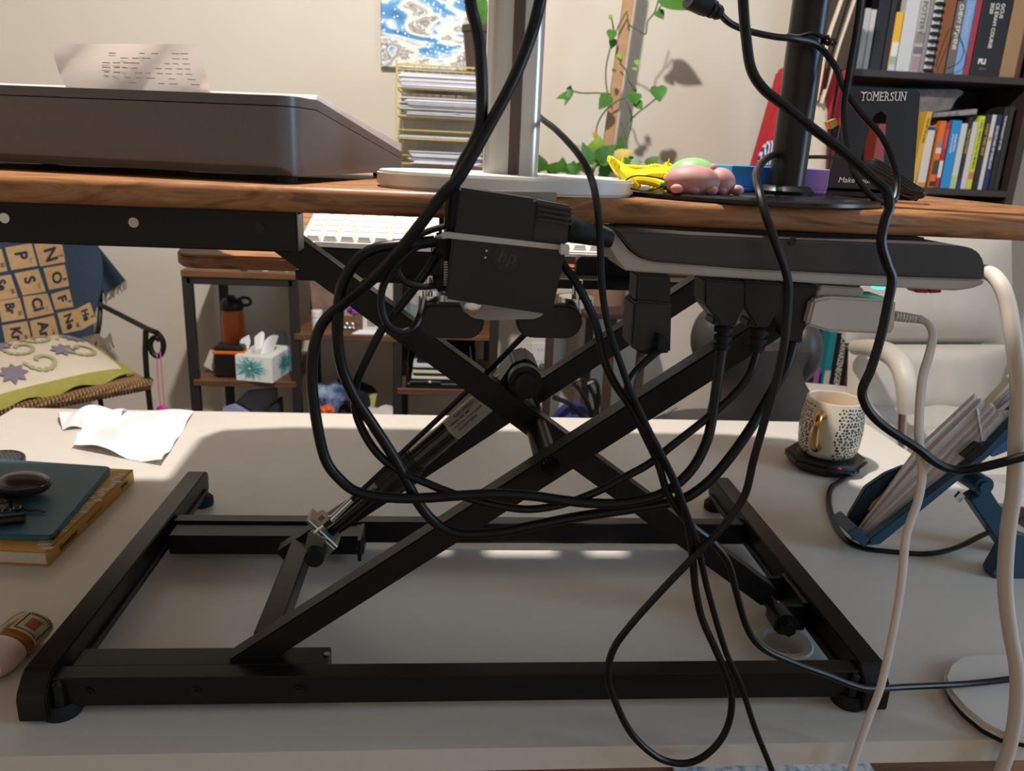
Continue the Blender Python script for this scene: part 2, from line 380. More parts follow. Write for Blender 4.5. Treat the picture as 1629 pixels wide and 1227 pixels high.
# keyboard tray
def tray_mesh():
    pts = []
    for x, y in ((-.335, .398), (-.350, .402), (-.358, .412), (-.360, .43), (-.36, .60), (-.34, .63), (-.25, .645), (.35, .645), (.44, .63), (.46, .60), (.46, .43), (.455, .405), (.44, .398)): pts.append((x, y, .3235))
    mb = MB().prism(pts, (0, 0, .0165), .003)
    for v in mb.bm.verts: v.co.z += .2*(v.co.y-.40)
    return mb
tray_mesh().obj('keyboard_tray', M_WOOD, riser, smooth=40, label='wooden keyboard tray with rounded corners')
sb = MB(); slab(sb, [(488, 392), (705, 402), (712, 447), (640, 443), (560, 438), (500, 432)], .345, .05, .0015); sb.obj('tray_bracket', M_STEEL, riser)
sb = MB(); slab(sb, [(917, 416), (923, 408), (1020, 410), (1020, 456), (916, 453)], .376, .018, .0015); sb.obj('tray_bracket', M_STEEL, riser)
MB().box((-.205, .345, .322), (.30, .402, .334), .001).obj('shade_plate', M_STEEL, riser)  # unseen plate added to shade the desk around the back crossbar
for x0, x1 in ((-.042, -.006), (.058, .088)): MB().box((x0, .24, .4135), (x1, .41, .4254), .001).box((x0, .385, .33), (x1, .41, .42), .001).obj('tray_hanger', M_STEEL, riser)

# ------------------------------------------------------------------ keyboard on the tray
kb = thing('white_keyboard', 'white computer keyboard on the wooden tray under the riser top', 'keyboard', (-.03, .5, .34))
kx0, kx1, ky0, ky1 = -.214, .21, .415, .565
def kz(y): return .357+.24*(y-ky0)
MB().prism([(kx0, ky0, kz(ky0)-.012), (kx0, ky0, kz(ky0)), (kx0, ky1, kz(ky1)), (kx0, ky1, kz(ky1)-.012)], (kx1-kx0, 0, 0), .002).obj('base', mat('keyboard_white', 'd6d2ca', .5), kb)
MB().box((kx0+.004, ky0-.003, kz(ky0)-.014), (kx1-.004, ky0+.004, kz(ky0)-.004), .001).obj('rear_edge', mat('keyboard_grey', '4a4a4c', .5), kb)
pe = [(kx0+.002, .525), (kx0+.012, .575), (kx0+.03, .595), (kx1-.03, .595), (kx1-.012, .575), (kx1-.002, .525)]
MB().prism([(x, y, kz(y)-.003) for x, y in pe], (0, 0, .0065), .0015).obj('palm_edge', M_WHITE, kb)
kme = None
for rrow in range(5):
    for c_ in range(20):
        x = kx0+.008+c_*.0208; y = ky0+.006+rrow*.0205
        if kme is None:
            m0 = MB(); mm = bmesh.new(); bmesh.ops.create_cube(mm, size=1)
            for v in mm.verts: v.co = Vector((v.co.x*(.0185 if v.co.z < 0 else .0145), v.co.y*(.0185 if v.co.z < 0 else .0145), v.co.z*.0075))
            bmesh.ops.bevel(mm, geom=mm.edges[:], offset=.0012, segments=1, affect='EDGES'); m0._merge(mm)
            ko = m0.obj('key', mat('key_white', 'e9e6df', .45), kb); kme = ko.data
        else:
            ko = bpy.data.objects.new('key', kme); C.objects.link(ko); ko.parent = kb
        ko.location = Vector((x+.009, y+.009, kz(y+.009)+.004))-kb.location; ko.rotation_euler.x = .235

# ------------------------------------------------------------------ white monitor stand clamped to the near edge
ms = thing('monitor_stand', 'white clamp-on monitor stand with silver post on the wooden top', 'monitor stand', (.02, .09, .4435))
def stadium(cx, cy, lx, ly, z, n=14):
    pts = []
    for k in range(4*n):
        a = 2*PI*k/(4*n); c, s_ = math.cos(a), math.sin(a); e = 2.6
        pts.append((cx+lx*math.copysign(abs(c)**(2/e), c), cy+ly*math.copysign(abs(s_)**(2/e), s_), z))
    return pts
MB().prism(stadium(.016, .095, .103, .088, .4437), (0, 0, .0125), .002).obj('base_plate', M_WHITE, ms, smooth=40)
pc = Vector((.0205, .105, 0))
MB().prism([(pc.x+x, pc.y+y, .456) for x, y in rrect(.045, .034, .010)], (0, 0, .42), 0).obj('post', mat('brushed_silver', 'c9c5bf', .28, .55), ms)
MB().box((pc.x-.003, pc.y-.0185, .456), (pc.x+.006, pc.y-.0145, .876), .0008).obj('reflection_strip', mat('brown_reflection', '5b4a42', .35, .2), ms, label='brown strip standing in for a reflection')  # dark reflection down the post, put in as a brown strip
mb = MB(); slab(mb, [(733, 303), (886, 305), (884, 332), (872, 420), (868, 494), (862, 503), (850, 508), (775, 510), (752, 506), (738, 496), (731, 482)], -.0125, .004, .0006)
mb.box((.008, -.0085, .372), (.044, .055, .376), .001).obj('clamp_plate', mat('clamp_grey', 'a39a92', .5), ms, label='grey steel clamp plate')
for px, py in ((717, 512), (874, 512)):
    p = at(px, py, .005)
    MB().prism([(p.x+x, p.y, p.z+z) for x, z in rrect(.050, .0262, .0125, 7)], (0, .011, 0), .002).obj('clamp_handle', M_BLACK, ms, smooth=40, label='black paddle handle')
for px, py in ((680, 473), (917, 478)):
    p = at(px, py, .03)
    MB().cyl(p+Vector((0, 0, -.004)), p+Vector((0, 0, .003)), .014).cyl(p+Vector((0, 0, -.016)), p+Vector((0, 0, .016)), .004, seg=14).obj('clamp_screw', M_CHROME, ms, label='chrome clamp screw')
p = at(752, 488, -.013); MB().ell(p, (.006, .002, .006)).obj('clamp_bolt', M_CHROME, ms)

# ------------------------------------------------------------------ black adapter box held by a white cable tie
ad = thing('power_adapter', 'square black adapter box with round logo strapped to the stand clamp', 'adapter', (.03, -.03, .38))
AY = -.047
MBa = MB(); slab(MBa, [(729, 298), (853, 317), (846, 386), (903, 390), (878, 502), (707, 476)], AY, .030, .0018); MBa.obj('body', M_BLACK, ad)
mb = MB(); slab(mb, [(853, 318), (909, 328), (902, 390), (846, 385)], AY+.004, .022, .001)
for k in range(4):
    y0 = 322+k*8; mb2 = [(856, y0), (910, y0+9), (909, y0+13), (855, y0+4)]; slab(mb, mb2, AY+.001, .01)
mb.obj('side_connector', mat('connector_grey', '2a2426', .45), ad, label='ribbed connector block')
p = at(805, 411, AY-.0004); q = at(806, 411, AY)-at(805, 411, AY)
lg = MB().tube([p+Vector((0, .001, 0)), p-Vector((0, .0006, 0))], .0092, 32).obj('logo', mat('gloss_black', '070707', .15), ad, label='glossy round logo')
ld = (at(850, 394, AY)-at(760, 382, AY)).normalized(); lu = Vector((-ld.z, 0, ld.x))
text('hp', p-Vector((0, .0007, 0))-ld*.0062-lu*.0028, ld, lu, .0128, mat('logo_grey', '3a3536', .35), lg, shear=.28, ext=.0002)
for px, py in ((774, 399), (772, 410)):
    p = at(px, py, AY-.0003); MB().ell(p, (.0007, .0003, .0007), seg=10).obj('indicator', M_WHITE, ad)
mb = MB()
for k in range(10):
    y0 = 416+k*4; slab(mb, [(706, y0), (712, y0), (712, y0+2.4), (706, y0+2.4)], AY+.006, .012)
mb.obj('metal_shell', mat('nickel', '8f8a80', .3, .9), ad, label='ribbed metal plug shell')
for py in (383, 397, 450):
    p = at(712, py, AY+.014); q = at(684, py+2, AY+.014); mb = MB().cyl(p, p.lerp(q, .6), .0058, seg=14)
    for k in range(4): mb.cyl(p.lerp(q, .5+.12*k), p.lerp(q, .57+.12*k), .0045-.0004*k, seg=12)
    mb.obj('cable_plug', M_RUBBER, ad)
p = at(900, 363, AY+.016); q = at(972, 382, AY+.022)
MB().tube([p, p.lerp(q, .5), q], lambda k: .0095-.004*k, 14).obj('strain_relief', M_RUBBER, ad)
tie = thing('cable_tie', 'white plastic cable tie wrapped round the black adapter box', 'cable tie', (.03, -.05, .4))
mb = MB(); slab(mb, [(706, 370), (712, 369), (900, 391), (900, 399), (712, 379), (706, 380)], AY-.0018, .0012)
slab(mb, [(703, 369), (707, 369), (707, 380), (703, 380)], AY-.0018, .034); mb.obj('strap', mat('nylon', 'b9b2aa', .4), tie)
mb = MB(); slab(mb, [(891, 389), (906, 390), (906, 407), (890, 405)], AY-.006, .006, .0008); mb.obj('locking_head', mat('nylon_head', 'cfc8c0', .4), tie)

# ------------------------------------------------------------------ power strip
ps = thing('power_strip', 'grey and black power strip fixed under the right of the wooden top', 'power strip', (.22, 0, .39))
PY = -.022
mb = MB(); slab(mb, [(958, 362), (974, 364), (985, 378), (1000, 398), (1016, 410), (1040, 417), (1180, 428), (1300, 434), (1440, 441), (1566, 445), (1567, 452), (1548, 459), (1520, 463), (1480, 461), (1300, 451), (1180, 443), (1020, 433), (992, 430), (978, 412), (966, 390)], PY, .050, .0012)
mb.obj('base', mat('strip_grey', 'b3aba1', .45), ps, label='light grey lower shell')
mb = MB(); slab(mb, [(976, 366), (1100, 374), (1300, 382), (1450, 388), (1535, 392), (1552, 397), (1563, 408), (1568, 424), (1567, 445), (1440, 440), (1300, 433), (1180, 427), (1040, 416), (1018, 409), (1002, 396), (987, 377)], PY-.003, .054, .0015)
mb.obj('cover', mat('strip_black', '393533', .42), ps, label='dark grey upper shell')
mb = MB(); slab(mb, [(980, 358), (1470, 378), (1470, 392), (985, 378)], .012, .03); mb.obj('mount', M_BLACK, ps)
p = at(1260, 384, PY-.003); MB().tube([p, p-Vector((0, .0015, 0))], .003, 8).obj('screw', M_BLACK, ps)
mb = MB(); slab(mb, [(1456, 459), (1478, 461), (1478, 467), (1458, 466)], PY+.008, .014, .0008); slab(mb, [(1479, 461), (1500, 462), (1499, 466), (1479, 467)], PY+.008, .014, .0008); mb.obj('switch', mat('red_switch', 'b01628', .3), ps, label='red rocker switch')
mb = MB(); slab(mb, [(1392, 456), (1408, 457), (1406, 461), (1393, 460)], PY+.016, .006); mb.obj('indicator_light', mat('teal_light', '2fe0c0', .3, emit=3), ps, label='glowing teal indicator')
MB().tube(pxpath([(1562, 432, .0), (1578, 437, -.01), (1593, 455, -.025), (1604, 488, -.035), (1612, 540, -.045), (1620, 610, -.05), (1617, 700, -.05), (1613, 780, -.05), (1603, 850, -.05), (1599, 930, -.048), (1606, 1000, -.046), (1617, 1065, -.045), (1617, 1120, -.045), (1608, 1180, -.045), (1588, 1240, -.045), (1560, 1300, -.045)]), .0056, 14).obj('cord', mat('cord_grey', 'cfc6ba', .5), ps, label='thick pale grey cord')

# plugs and wires
def cable(name, label, pts, r, mtl=None, group=None, flat=1):
    return tag(MB().tube(pxpath(pts), r, 10, flat=flat).obj(name, mtl or M_CORD), label, 'cable', group)
def plug(mb, outline, Y, d): slab(mb, outline, Y, d, .0015)
wall_wart = thing('usb_adapter', 'tall black plug-in adapter hanging from the left end of the power strip', 'adapter', at(1037, 500, 0))
mb = MB(); slab(mb, [(1013, 436), (1067, 438), (1067, 486), (1011, 480)], -.012, .024, .0012); mb.obj('upper_body', M_BLACK, wall_wart)
mb = MB(); slab(mb, [(1008, 482), (1020, 478), (1069, 483), (1067, 562), (1024, 565), (1003, 552)], -.016, .032, .0015); mb.obj('lower_body', mat('adapter_black', '211d1e', .4), wall_wart)
mb = MB(); slab(mb, [(1048, 532), (1064, 540), (1068, 552), (1056, 562), (1044, 556)], -.026, .012, .001); mb.obj('cord_plug', M_RUBBER, wall_wart)
MB().tube(pxpath([(1060, 550, -.02), (1040, 564, -.022), (1014, 588, -.025), (1001, 608, -.03), (998, 630, -.035), (1010, 660, -.04), (1028, 697, -.042), (1047, 738, -.043), (1062, 785, -.043), (1085, 820, -.042), (1106, 842, -.04), (1132, 862, -.037), (1158, 895, -.034), (1172, 945, -.03), (1189, 1000, -.028), (1214, 1032, -.026), (1262, 1055, -.022), (1317, 1075, -.016), (1355, 1090, -.012), (1386, 1096, -.008), (1444, 1093, .006), (1540, 1088, .02), (1640, 1077, .025), (1720, 1068, .03)]), .0029, 10).obj('cord', M_CORD, wall_wart)
def power_cord(label, body, shoulder, relief, path, Y, r):
    t = thing('power_cable', label, 'power cable', at(*body[0], Y), 'black power cords looping below the strip')
    mb = MB(); slab(mb, body, Y, .026, .0015); slab(mb, shoulder, Y+.004, .018, .001)
    mb.obj('plug', M_BLACK, t)
    a, b = at(*relief[0], Y+.012), at(*relief[1], Y+.012); mb = MB()
    mb.cyl(a, b, .0052, .0046, 14)
    for k in range(3): mb.cyl(a.lerp(b, .05+.34*k), a.lerp(b, .22+.34*k), .0072-.0004*k, seg=14)
    mb.obj('strain_relief', M_RUBBER, t)
    MB().tube(pxpath(path, 6), r, 12).obj('cord', M_CORD, t); return t
YL = -.035
P1 = [(1148, 558, -.012), (1142, 600, -.016), (1135, 650, -.02), (1126, 697, -.025), (1106, 739, -.03), (1080, 768, YL), (1054, 785, YL), (1028, 794, YL), (989, 801, YL), (943, 801, YL), (894, 796, YL), (845, 789, YL), (786, 786, YL), (726, 789, YL), (661, 793, YL), (609, 791, YL), (569, 783, YL), (543, 765, YL), (517, 729, YL), (501, 654, YL), (496, 596, YL), (500, 550, YL), (515, 512, YL), (549, 481, -.04), (598, 439, -.05), (647, 385, -.06), (703, 312, -.065), (732, 280, -.065), (775, 205, -.06), (815, 130, -.055), (845, 55, -.05), (862, -10, -.05), (885, -110, -.03), (900, -330, .02)]
power_cord('power cord with the leftmost black plug, its end rising left of the silver post', [(1121, 444), (1186, 449), (1184, 490), (1170, 520), (1146, 517), (1120, 484)], [(1136, 505), (1172, 507), (1172, 520), (1132, 517)], [(1152, 518), (1148, 558)], P1, -.018, .0039)
P2 = [(1203, 562, -.008), (1194, 590, -.012), (1181, 612, -.014), (1155, 640, -.018), (1119, 670, -.022), (1073, 706, -.03), (1034, 737, -.032), (1002, 755, -.03), (959, 778, -.03), (910, 798, -.03), (868, 808, -.03), (829, 810, -.03), (780, 802, -.03), (720, 785, -.028), (677, 768, -.028), (635, 749, -.028), (602, 723, -.028), (578, 687, -.026), (565, 648, -.026), (567, 609, -.028), (583, 572, -.03), (605, 529, -.03), (622, 506, -.03), (656, 463, -.03), (681, 428, -.03), (697, 399, -.032)]
power_cord('black cord with plug in the middle of the row, running down to the adapter box', [(1183, 447), (1246, 451), (1242, 492), (1222, 522), (1202, 520), (1182, 488)], [(1190, 508), (1224, 510), (1222, 522), (1188, 520)], [(1208, 522), (1202, 562)], P2, -.012, .0031)
P3 = [(1262, 545, 0), (1250, 585, -.006), (1234, 613, -.01), (1209, 655, -.014), (1195, 680, -.02), (1165, 723, -.026), (1132, 762, -.03), (1100, 787, -.03), (1073, 798, -.028), (1041, 804, -.026), (976, 814, -.025), (910, 824, -.025), (845, 837, -.025), (795, 847, -.025), (742, 850, -.025), (710, 843, -.025), (684, 824, -.025), (664, 798, -.026), (648, 768, -.027), (628, 730, -.028), (596, 680, -.03), (565, 633, -.032), (545, 588, -.034), (537, 535, -.036), (540, 476, -.038), (551, 439, -.04), (571, 412, -.042), (598, 396, -.043), (632, 391, -.042), (660, 388, -.038), (690, 384, -.033)]
power_cord('black cord with plug nearest the white charger, looping back to the adapter box', [(1252, 452), (1302, 455), (1296, 490), (1284, 518), (1272, 544), (1254, 542), (1252, 500)], [(1256, 500), (1280, 502), (1274, 544), (1254, 543)], [(1262, 520), (1262, 546)], P3, -.006, .0040)
cable('thick_cable', 'thick black cable hanging straight down left of the silver post', [(735, -330, .0), (740, -100, -.04), (748, 0, -.05), (757, 40, -.05), (764, 85, -.052), (767, 150, -.055), (765, 195, -.056), (755, 225, -.058), (737, 258, -.058), (724, 290, -.056), (717, 330, -.05), (714, 380, -.04), (710, 430, -.03)], .0038)
cable('looped_cable', 'thin black cable in a hanging loop left of the adapter box', [(695, 383, -.034), (666, 391, -.038), (647, 405, -.04), (622, 432, -.042), (608, 461, -.042), (607, 490, -.042), (617, 517, -.042), (639, 529, -.04), (659, 520, -.036), (669, 500, -.03), (674, 478, -.02)], .0026)
cable('thin_cable', 'short black cable curling under the keyboard beside the adapter', [(714, 360, -.03), (690, 365, -.034), (664, 376, -.038), (645, 395, -.04), (632, 425, -.04), (639, 444, -.04), (656, 454, -.038), (681, 456, -.035), (708, 449, -.03)], .0022)
LOOP = [(888, 410, -.03), (895, 420, -.034), (918, 452, -.04), (938, 491, -.042), (950, 523, -.044), (956, 551, -.044), (963, 578, -.045), (979, 612, -.045), (1002, 645, -.045), (1028, 690, -.046), (1057, 736, -.046), (1073, 768, -.046), (1086, 805, -.046), (1096, 840, -.046), (1102, 890, -.046), (1106, 935, -.046), (1117, 985, -.046), (1139, 1035, -.046), (1155, 1074, -.046), (1164, 1113, -.046), (1159, 1151, -.046), (1143, 1182, -.046), (1116, 1206, -.046), (1085, 1215, -.046), (1046, 1205, -.046), (1005, 1168, -.046), (978, 1115, -.046), (967, 1075, -.046), (975, 1035, -.046), (1003, 995, -.048), (1054, 938, -.05), (1106, 884, -.052), (1132, 858, -.052), (1165, 820, -.052), (1186, 785, -.052), (1198, 735, -.052), (1212, 685, -.052), (1231, 620, -.052), (1247, 550, -.052), (1254, 480, -.05), (1252, 440, -.05), (1234, 387, -.05), (1219, 345, -.045), (1208, 305, -.03), (1203, 280, 0), (1208, 265, .04), (1220, 252, .08), (1232, 246, .11)]
cable('long_looped_cable', 'thin black cable from adapter box hanging in a long loop before the desk edge', LOOP, .0029)
cable('thin_cable', 'thin black cable from behind the silver post dropping past the desk edge', [(818, -330, .15), (818, -100, .15), (820, 60, .15), (830, 140, .15), (848, 174, .145), (862, 189, .12), (886, 208, .06), (920, 245, .0), (939, 280, -.02), (948, 315, -.035), (954, 370, -.045), (957, 446, -.05), (962, 491, -.05), (971, 532, -.05), (987, 578, -.05), (1002, 620, -.05), (1030, 680, -.049), (1052, 722, -.049), (1072, 762, -.049), (1090, 810, -.049), (1108, 860, -.049), (1117, 900, -.048), (1128, 947, -.047), (1154, 1035, -.047), (1178, 1089, -.047), (1201, 1159, -.047), (1228, 1227, -.047), (1250, 1300, -.047)], .0025)
cable('thick_cable', 'black cable crossing the black pole and dropping before the white charger', [(1175, -330, .0), (1178, -100, -.03), (1182, 0, -.04), (1187, 60, -.04), (1195, 110, -.04), (1215, 142, -.04), (1248, 168, -.04), (1291, 203, -.042), (1343, 242, -.044), (1385, 280, -.045), (1409, 302, -.046), (1415, 328, -.048), (1408, 350, -.05), (1402, 385, -.05), (1411, 420, -.05), (1419, 444, -.05), (1413, 480, -.05), (1402, 532, -.05), (1386, 586, -.05), (1372, 619, -.05), (1375, 640, -.05), (1388, 661, -.05), (1413, 683, -.05), (1459, 713, -.05), (1490, 737, -.05), (1522, 748, -.05), (1560, 744, -.056), (1635, 725, -.064), (1720, 700, -.066)], .0034)
pc2 = thing('plugged_cable', 'black cable with moulded connector tied to the top of the black pole', 'cable', at(1180, 45, .07))
MB().tube(pxpath([(1140, 15, .06), (1160, 36, .065), (1190, 49, .07), (1230, 58, .075), (1264, 62, .08), (1300, 72, .09), (1328, 105, .09), (1343, 143, .09), (1371, 182, .085), (1400, 214, .08), (1417, 248, .07), (1427, 285, .06), (1424, 316, .05), (1408, 323, .05), (1383, 309, .05), (1360, 276, .06), (1349, 240, .07), (1342, 185, .08), (1348, 128, .09), (1360, 57, .1), (1368, 0, .1), (1375, -100, .1), (1380, -330, .1)]), .0025, 10).obj('cord', M_CORD, pc2)
a, b = at(1098, -6, .055), at(1146, 22, .062); mb = MB().cyl(a, a.lerp(b, .5), .009, .008, 14)
for k in range(3): mb.cyl(a.lerp(b, .5+.17*k), a.lerp(b, .6+.17*k), .0075-.001*k, seg=12)
mb.cyl(a, b, .0045, seg=12).obj('connector', M_RUBBER, pc2)

# white charger with its flat white cable
wc = thing('usb_charger', 'white block charger plugged under the right of the power strip', 'charger', at(1350, 490, 0))
mb = MB(); slab(mb, [(1306, 454), (1375, 459), (1373, 476), (1296, 474)], -.004, .030, .001); mb.obj('plug_neck', mat('charger_white', 'ccc3ba', .4), wc)
mb = MB(); slab(mb, [(1294, 478), (1320, 472), (1427, 478), (1424, 528), (1412, 533), (1318, 528), (1284, 518)], -.014, .040, .002); mb.obj('body', mat('charger_white', 'ccc3ba'), wc)
fc = thing('white_cable', 'white flat cable running from the charger down past the desk edge', 'cable', at(1440, 505, 0))
a, b = at(1424, 503, -.004), at(1468, 509, -.008); mb = MB()
for k in range(9): mb.cyl(a.lerp(b, k/9), a.lerp(b, k/9+.07), .0040-.0001*k, seg=12)
mb.cyl(a, b, .0028, seg=12).obj('strain_relief', M_WHITE, fc)
MB().tube(pxpath([(1462, 508, -.008), (1476, 515, -.012), (1484, 534, -.02), (1478, 565, -.03), (1468, 600, -.035), (1463, 650, -.04), (1462, 700, -.043), (1467, 752, -.044), (1460, 798, -.045), (1442, 851, -.045), (1434, 927, -.045), (1421, 1004, -.045), (1402, 1089, -.045), (1382, 1143, -.045), (1363, 1197, -.045), (1350, 1240, -.045), (1335, 1300, -.045)]), .0042, 10, flat=.6).obj('cord', mat('cable_white', 'd3c5bb', .5), fc)
p = at(1436, 501, -.006)

# ------------------------------------------------------------------ things standing on the wooden top
TZ = .4437
pr = thing('desktop_printer', 'long dark grey desktop printer with a sloping end on the wooden top', 'printer', (-.141, .035, TZ))
PM = Matrix.Translation((-.141, .033, TZ)) @ Matrix.Rotation(math.radians(-12), 4, 'Z')
M_PRN = mat('printer_grey', '676364', .33, 0, .05, 400)
def printer_shell(prof, L, r=.016):
    """profile in (y, z) swept along x with rounded vertical corner at the near right"""
    t = bmesh.new(); secs = []
    for k in range(9):
        a = PI/2*k/8; secs.append((-r+r*math.sin(a), r-r*math.cos(a)))
    secs = [(-L, 0)]+secs; rings = []
    for x, dy in secs:
        rings.append([t.verts.new((x, max(y, dy) if True else y, z)) for y, z in prof])
    m = len(prof)
    for a, b in zip(rings, rings[1:]):
        for k in range(m): 
            t.faces.new((a[k], a[(k+1) % m], b[(k+1) % m], b[k]))
    t.faces.new(rings[0]); t.faces.new(rings[-1][::-1])
    bmesh.ops.remove_doubles(t, verts=t.verts[:], dist=1e-5)
    mb = MB(); mb._merge(t, PM); return mb
N_ = 12
def fine(prof):
    out = []
    for i, (y, z) in enumerate(prof):
        y2, z2 = prof[(i+1) % len(prof)]
        for k in range(N_): out.append((y+(y2-y)*k/N_, z+(z2-z)*k/N_))
    return out
printer_shell(fine([(0.006, .0055), (0, .012), (0, .0535), (.045, .0535), (.285, .018), (.285, .0055)]), .42).obj('body', M_PRN, pr)
printer_shell(fine([(0.0005, .0542), (.0015, .061), (.05, .061), (.288, .025), (.286, .0185), (.045, .0542)]), .42).obj('lid', M_PRN, pr)
MB().prism([(-.40, .048, .0612), (-.40, .290, .0252), (-.40, .292, .0340), (-.40, .051, .0655)], (.398, 0, 0), .0008, PM).obj('platen', mat('platen_white', 'f2efee', .25), pr, label='white sloping upper panel')
for x, y in ((-.014, .016), (-.39, .016), (-.014, .255), (-.39, .255)):
    MB().lathe([(0, 0), (.008, 0), (.008, .007), (0, .007)], (x, y, 0), 16, PM).obj('rubber_foot', M_RUBBER, pr)
def sheetfn(u, v):
    x = 88+u*(323-88); top = 70; y = 138+14*u
    px = 88+235*u+(14*u+20*(1-u)*(v > .0))*(0); 
    lx, rx = 83+24*(v**1.6), 315+22*v
    p = at(lx+(rx-lx)*u, 70+(v*(143+10*u-70)), .095+.006*math.sin(6*u+3*v)+.01*(1-v)); return p
rp = thing('paper_sheet', 'creased sheet of faintly printed paper standing up behind the grey printer', 'paper', at(210, 150, .095))
tp = mat('thin_paper', 'd9cfc8', .8, 0, .05, 18); nt = tp.node_tree; tl = nt.nodes.new('ShaderNodeBsdfTranslucent'); tl.inputs[0].default_value = lin('e0d2c6'); ms2 = nt.nodes.new('ShaderNodeMixShader'); ms2.inputs[0].default_value = .42
nt.links.new(nt.nodes['Principled BSDF'].outputs[0], ms2.inputs[1]); nt.links.new(tl.outputs[0], ms2.inputs[2]); nt.links.new(ms2.outputs[0], nt.nodes['Material Output'].inputs[0])
MB().sheet(sheetfn, 14, 8).obj('sheet', tp, rp)
ink = MB()
random.seed(3)
for line in range(7):
    for seg_ in range(9):
        if random.random() < .35: continue
        u0 = .3+.07*seg_+random.random()*.02; v0 = .2+.1*line
        if u0 > .95: continue
        a = sheetfn(u0, v0); b = sheetfn(u0+.03+.03*random.random(), v0+.004*random.random()); dn = Vector((0, -.0006, 0)); h = Vector((0, 0, .0007))
        ink.prism([a+dn, b+dn, b+dn+h, a+dn+h], (0, .0002, 0))
ink.obj('faint_print', mat('faint_ink', 'bcb1aa', .8), rp, kind='stuff')

# black pole on its round base
bp = thing('pole_stand', 'black round pole on a flat round base at the right of the wooden top', 'stand', (.24, .1, TZ))
MB().lathe([(0, 0), (.101, 0), (.104, .001), (.104, .0035), (.101, .005), (0, .005)], (.222, .096, TZ), 72).obj('base_plate', mat('satin_black', '131315', .25), bp)
pb = (at(1248, 312, .115)+Vector((0, 0, 0))); PX, PYY = pb.x, pb.y
MB().cyl((PX, PYY, TZ+.004), (PX, PYY, TZ+.42), .0152, seg=40).obj('pole', mat('pole_black', '1d1c1d', .3, .3), bp)
MB().lathe([(0, .005), (.023, .005), (.024, .008), (.021, .011), (.0185, .0125), (0, .0125)], (PX, PYY, TZ), 36).obj('collar', M_BLACK, bp)
ty = thing('wire_tie', 'twisted black wire tie round the upper black pole', 'cable tie', (PX, PYY, .58))
zt = at(1290, 60, PYY).z
MB().tube([(PX+.0165*math.cos(2*PI*k/28), PYY+.0165*math.sin(2*PI*k/28), zt+.001*math.sin(k)) for k in range(29)], .0013, 8).tube(pxpath([(1308, 62, .105), (1318, 70, .1), (1324, 64, .1), (1330, 70, .1)]), .0016, 8).tube(pxpath([(1308, 66, .105), (1316, 60, .1), (1326, 72, .1)]), .0014, 8).obj('wire', M_BLACK, ty)

# toys on the round base
def tag1(mb, name, m, label, cat, group=None, smooth=50, kind=None): return tag(mb.obj(name, m, smooth=smooth), label, cat, group)
BZ = TZ+.005
pk = thing('squishy_toy', 'pink squishy animal toy lying on the round black base', 'toy', atz(1110, 312, BZ))
def onbase(px, Y): p = at(px, 300, Y); return Vector((p.x, p.y, BZ))
c1 = onbase(1100, .045); c2 = onbase(1143, .05)
M_PINK = mat('pink_rubber', 'bf8a86', .55)
MB().ell(c1+Vector((0, 0, .009)), (.022, .017, .0125)).obj('body', M_PINK, pk)
MB().ell(c2+Vector((0, 0, .0085)), (.0125, .013, .0118)).ell(c2+Vector((-.006, 0, .019)), (.003, .003, .004)).obj('head', M_PINK, pk)
for dx in (-.015, -.002, .012): MB().ell(c1+Vector((dx, -.0125, .0035)), (.005, .004, .0035)).obj('paw', M_PINK, pk)
for dx in (-.001, .012): MB().ell(c2+Vector((dx, -.008, .004)), (.0055, .005, .004)).obj('paw', M_PINK, pk)
gb = thing('green_toy', 'pale green squishy ball with black string behind the pink toy', 'toy', onbase(1098, .085))
c = onbase(1100, .075)
MB().ell(c+Vector((0, 0, .0125)), (.0205, .018, .0145)).obj('ball', mat('green_rubber', '8fc07e', .35), gb)
MB().tube(pxpath([(1056, 302, .045), (1068, 286, .045), (1080, 292, .045), (1072, 300, .044), (1062, 288, .046), (1040, 282, .046), (1010, 280, .05), (994, 290, .05), (1004, 300, .048), (1030, 304, .045), (1055, 296, .045)]), .0006, 6).obj('string', M_CORD, gb)
mb = MB()
for k in range(7):
    p = at(1054+random.random()*22, 284+random.random()*16, .05); mb.ell(p, (.003, .003, .003), seg=8)
mb.obj('feet', mat('green_rubber2', '7ec25f', .35), gb)
yt = thing('yellow_toy', 'bright yellow ribbed rubber toy at the left of the round base', 'toy', onbase(1020, .07))
M_YEL = mat('yellow_rubber', 'f6e11a', .35)
def curve(t, pts):
    for (t0, y0), (t1, y1) in zip(pts, pts[1:]):
        if t <= t1: k = (t-t0)/(t1-t0); k = k*k*(3-2*k); return y0+(y1-y0)*k
    return pts[-1][1]
def yfn(u, v):
    px = 970+u*110; yt_ = curve(u, ((0, 253), (.25, 262), (.55, 264), (.7, 261), (.8, 265), (.86, 259), (1, 273))); yb = curve(u, ((0, 259), (.22, 282), (.4, 290), (.6, 284), (1, 283)))
    p = at(px, yb+(yt_-yb)*v, .075+.02*v); return p+Vector((0, .008*math.sin(PI*v)+.0009*math.sin(2*PI*24*u), 0))
MB().sheet(yfn, 144, 10, .004).obj('body', M_YEL, yt)
MB().tube(pxpath([(972, 256, .085), (985, 268, .08), (1000, 284, .072), (1016, 299, .066)]), lambda k: .0028+.003*math.sin(PI*k), 10).obj('jaw', M_YEL, yt)
for pts in ([(1008, 286, .07), (1030, 288, .065), (1050, 294, .06), (1062, 306, .055)], [(1030, 286, .075), (1044, 296, .07), (1036, 306, .066)], [(1056, 284, .07), (1072, 290, .066), (1066, 306, .06)]): MB().tube(pxpath(pts), .0034, 8).obj('foot', M_YEL, yt)
mb = MB()
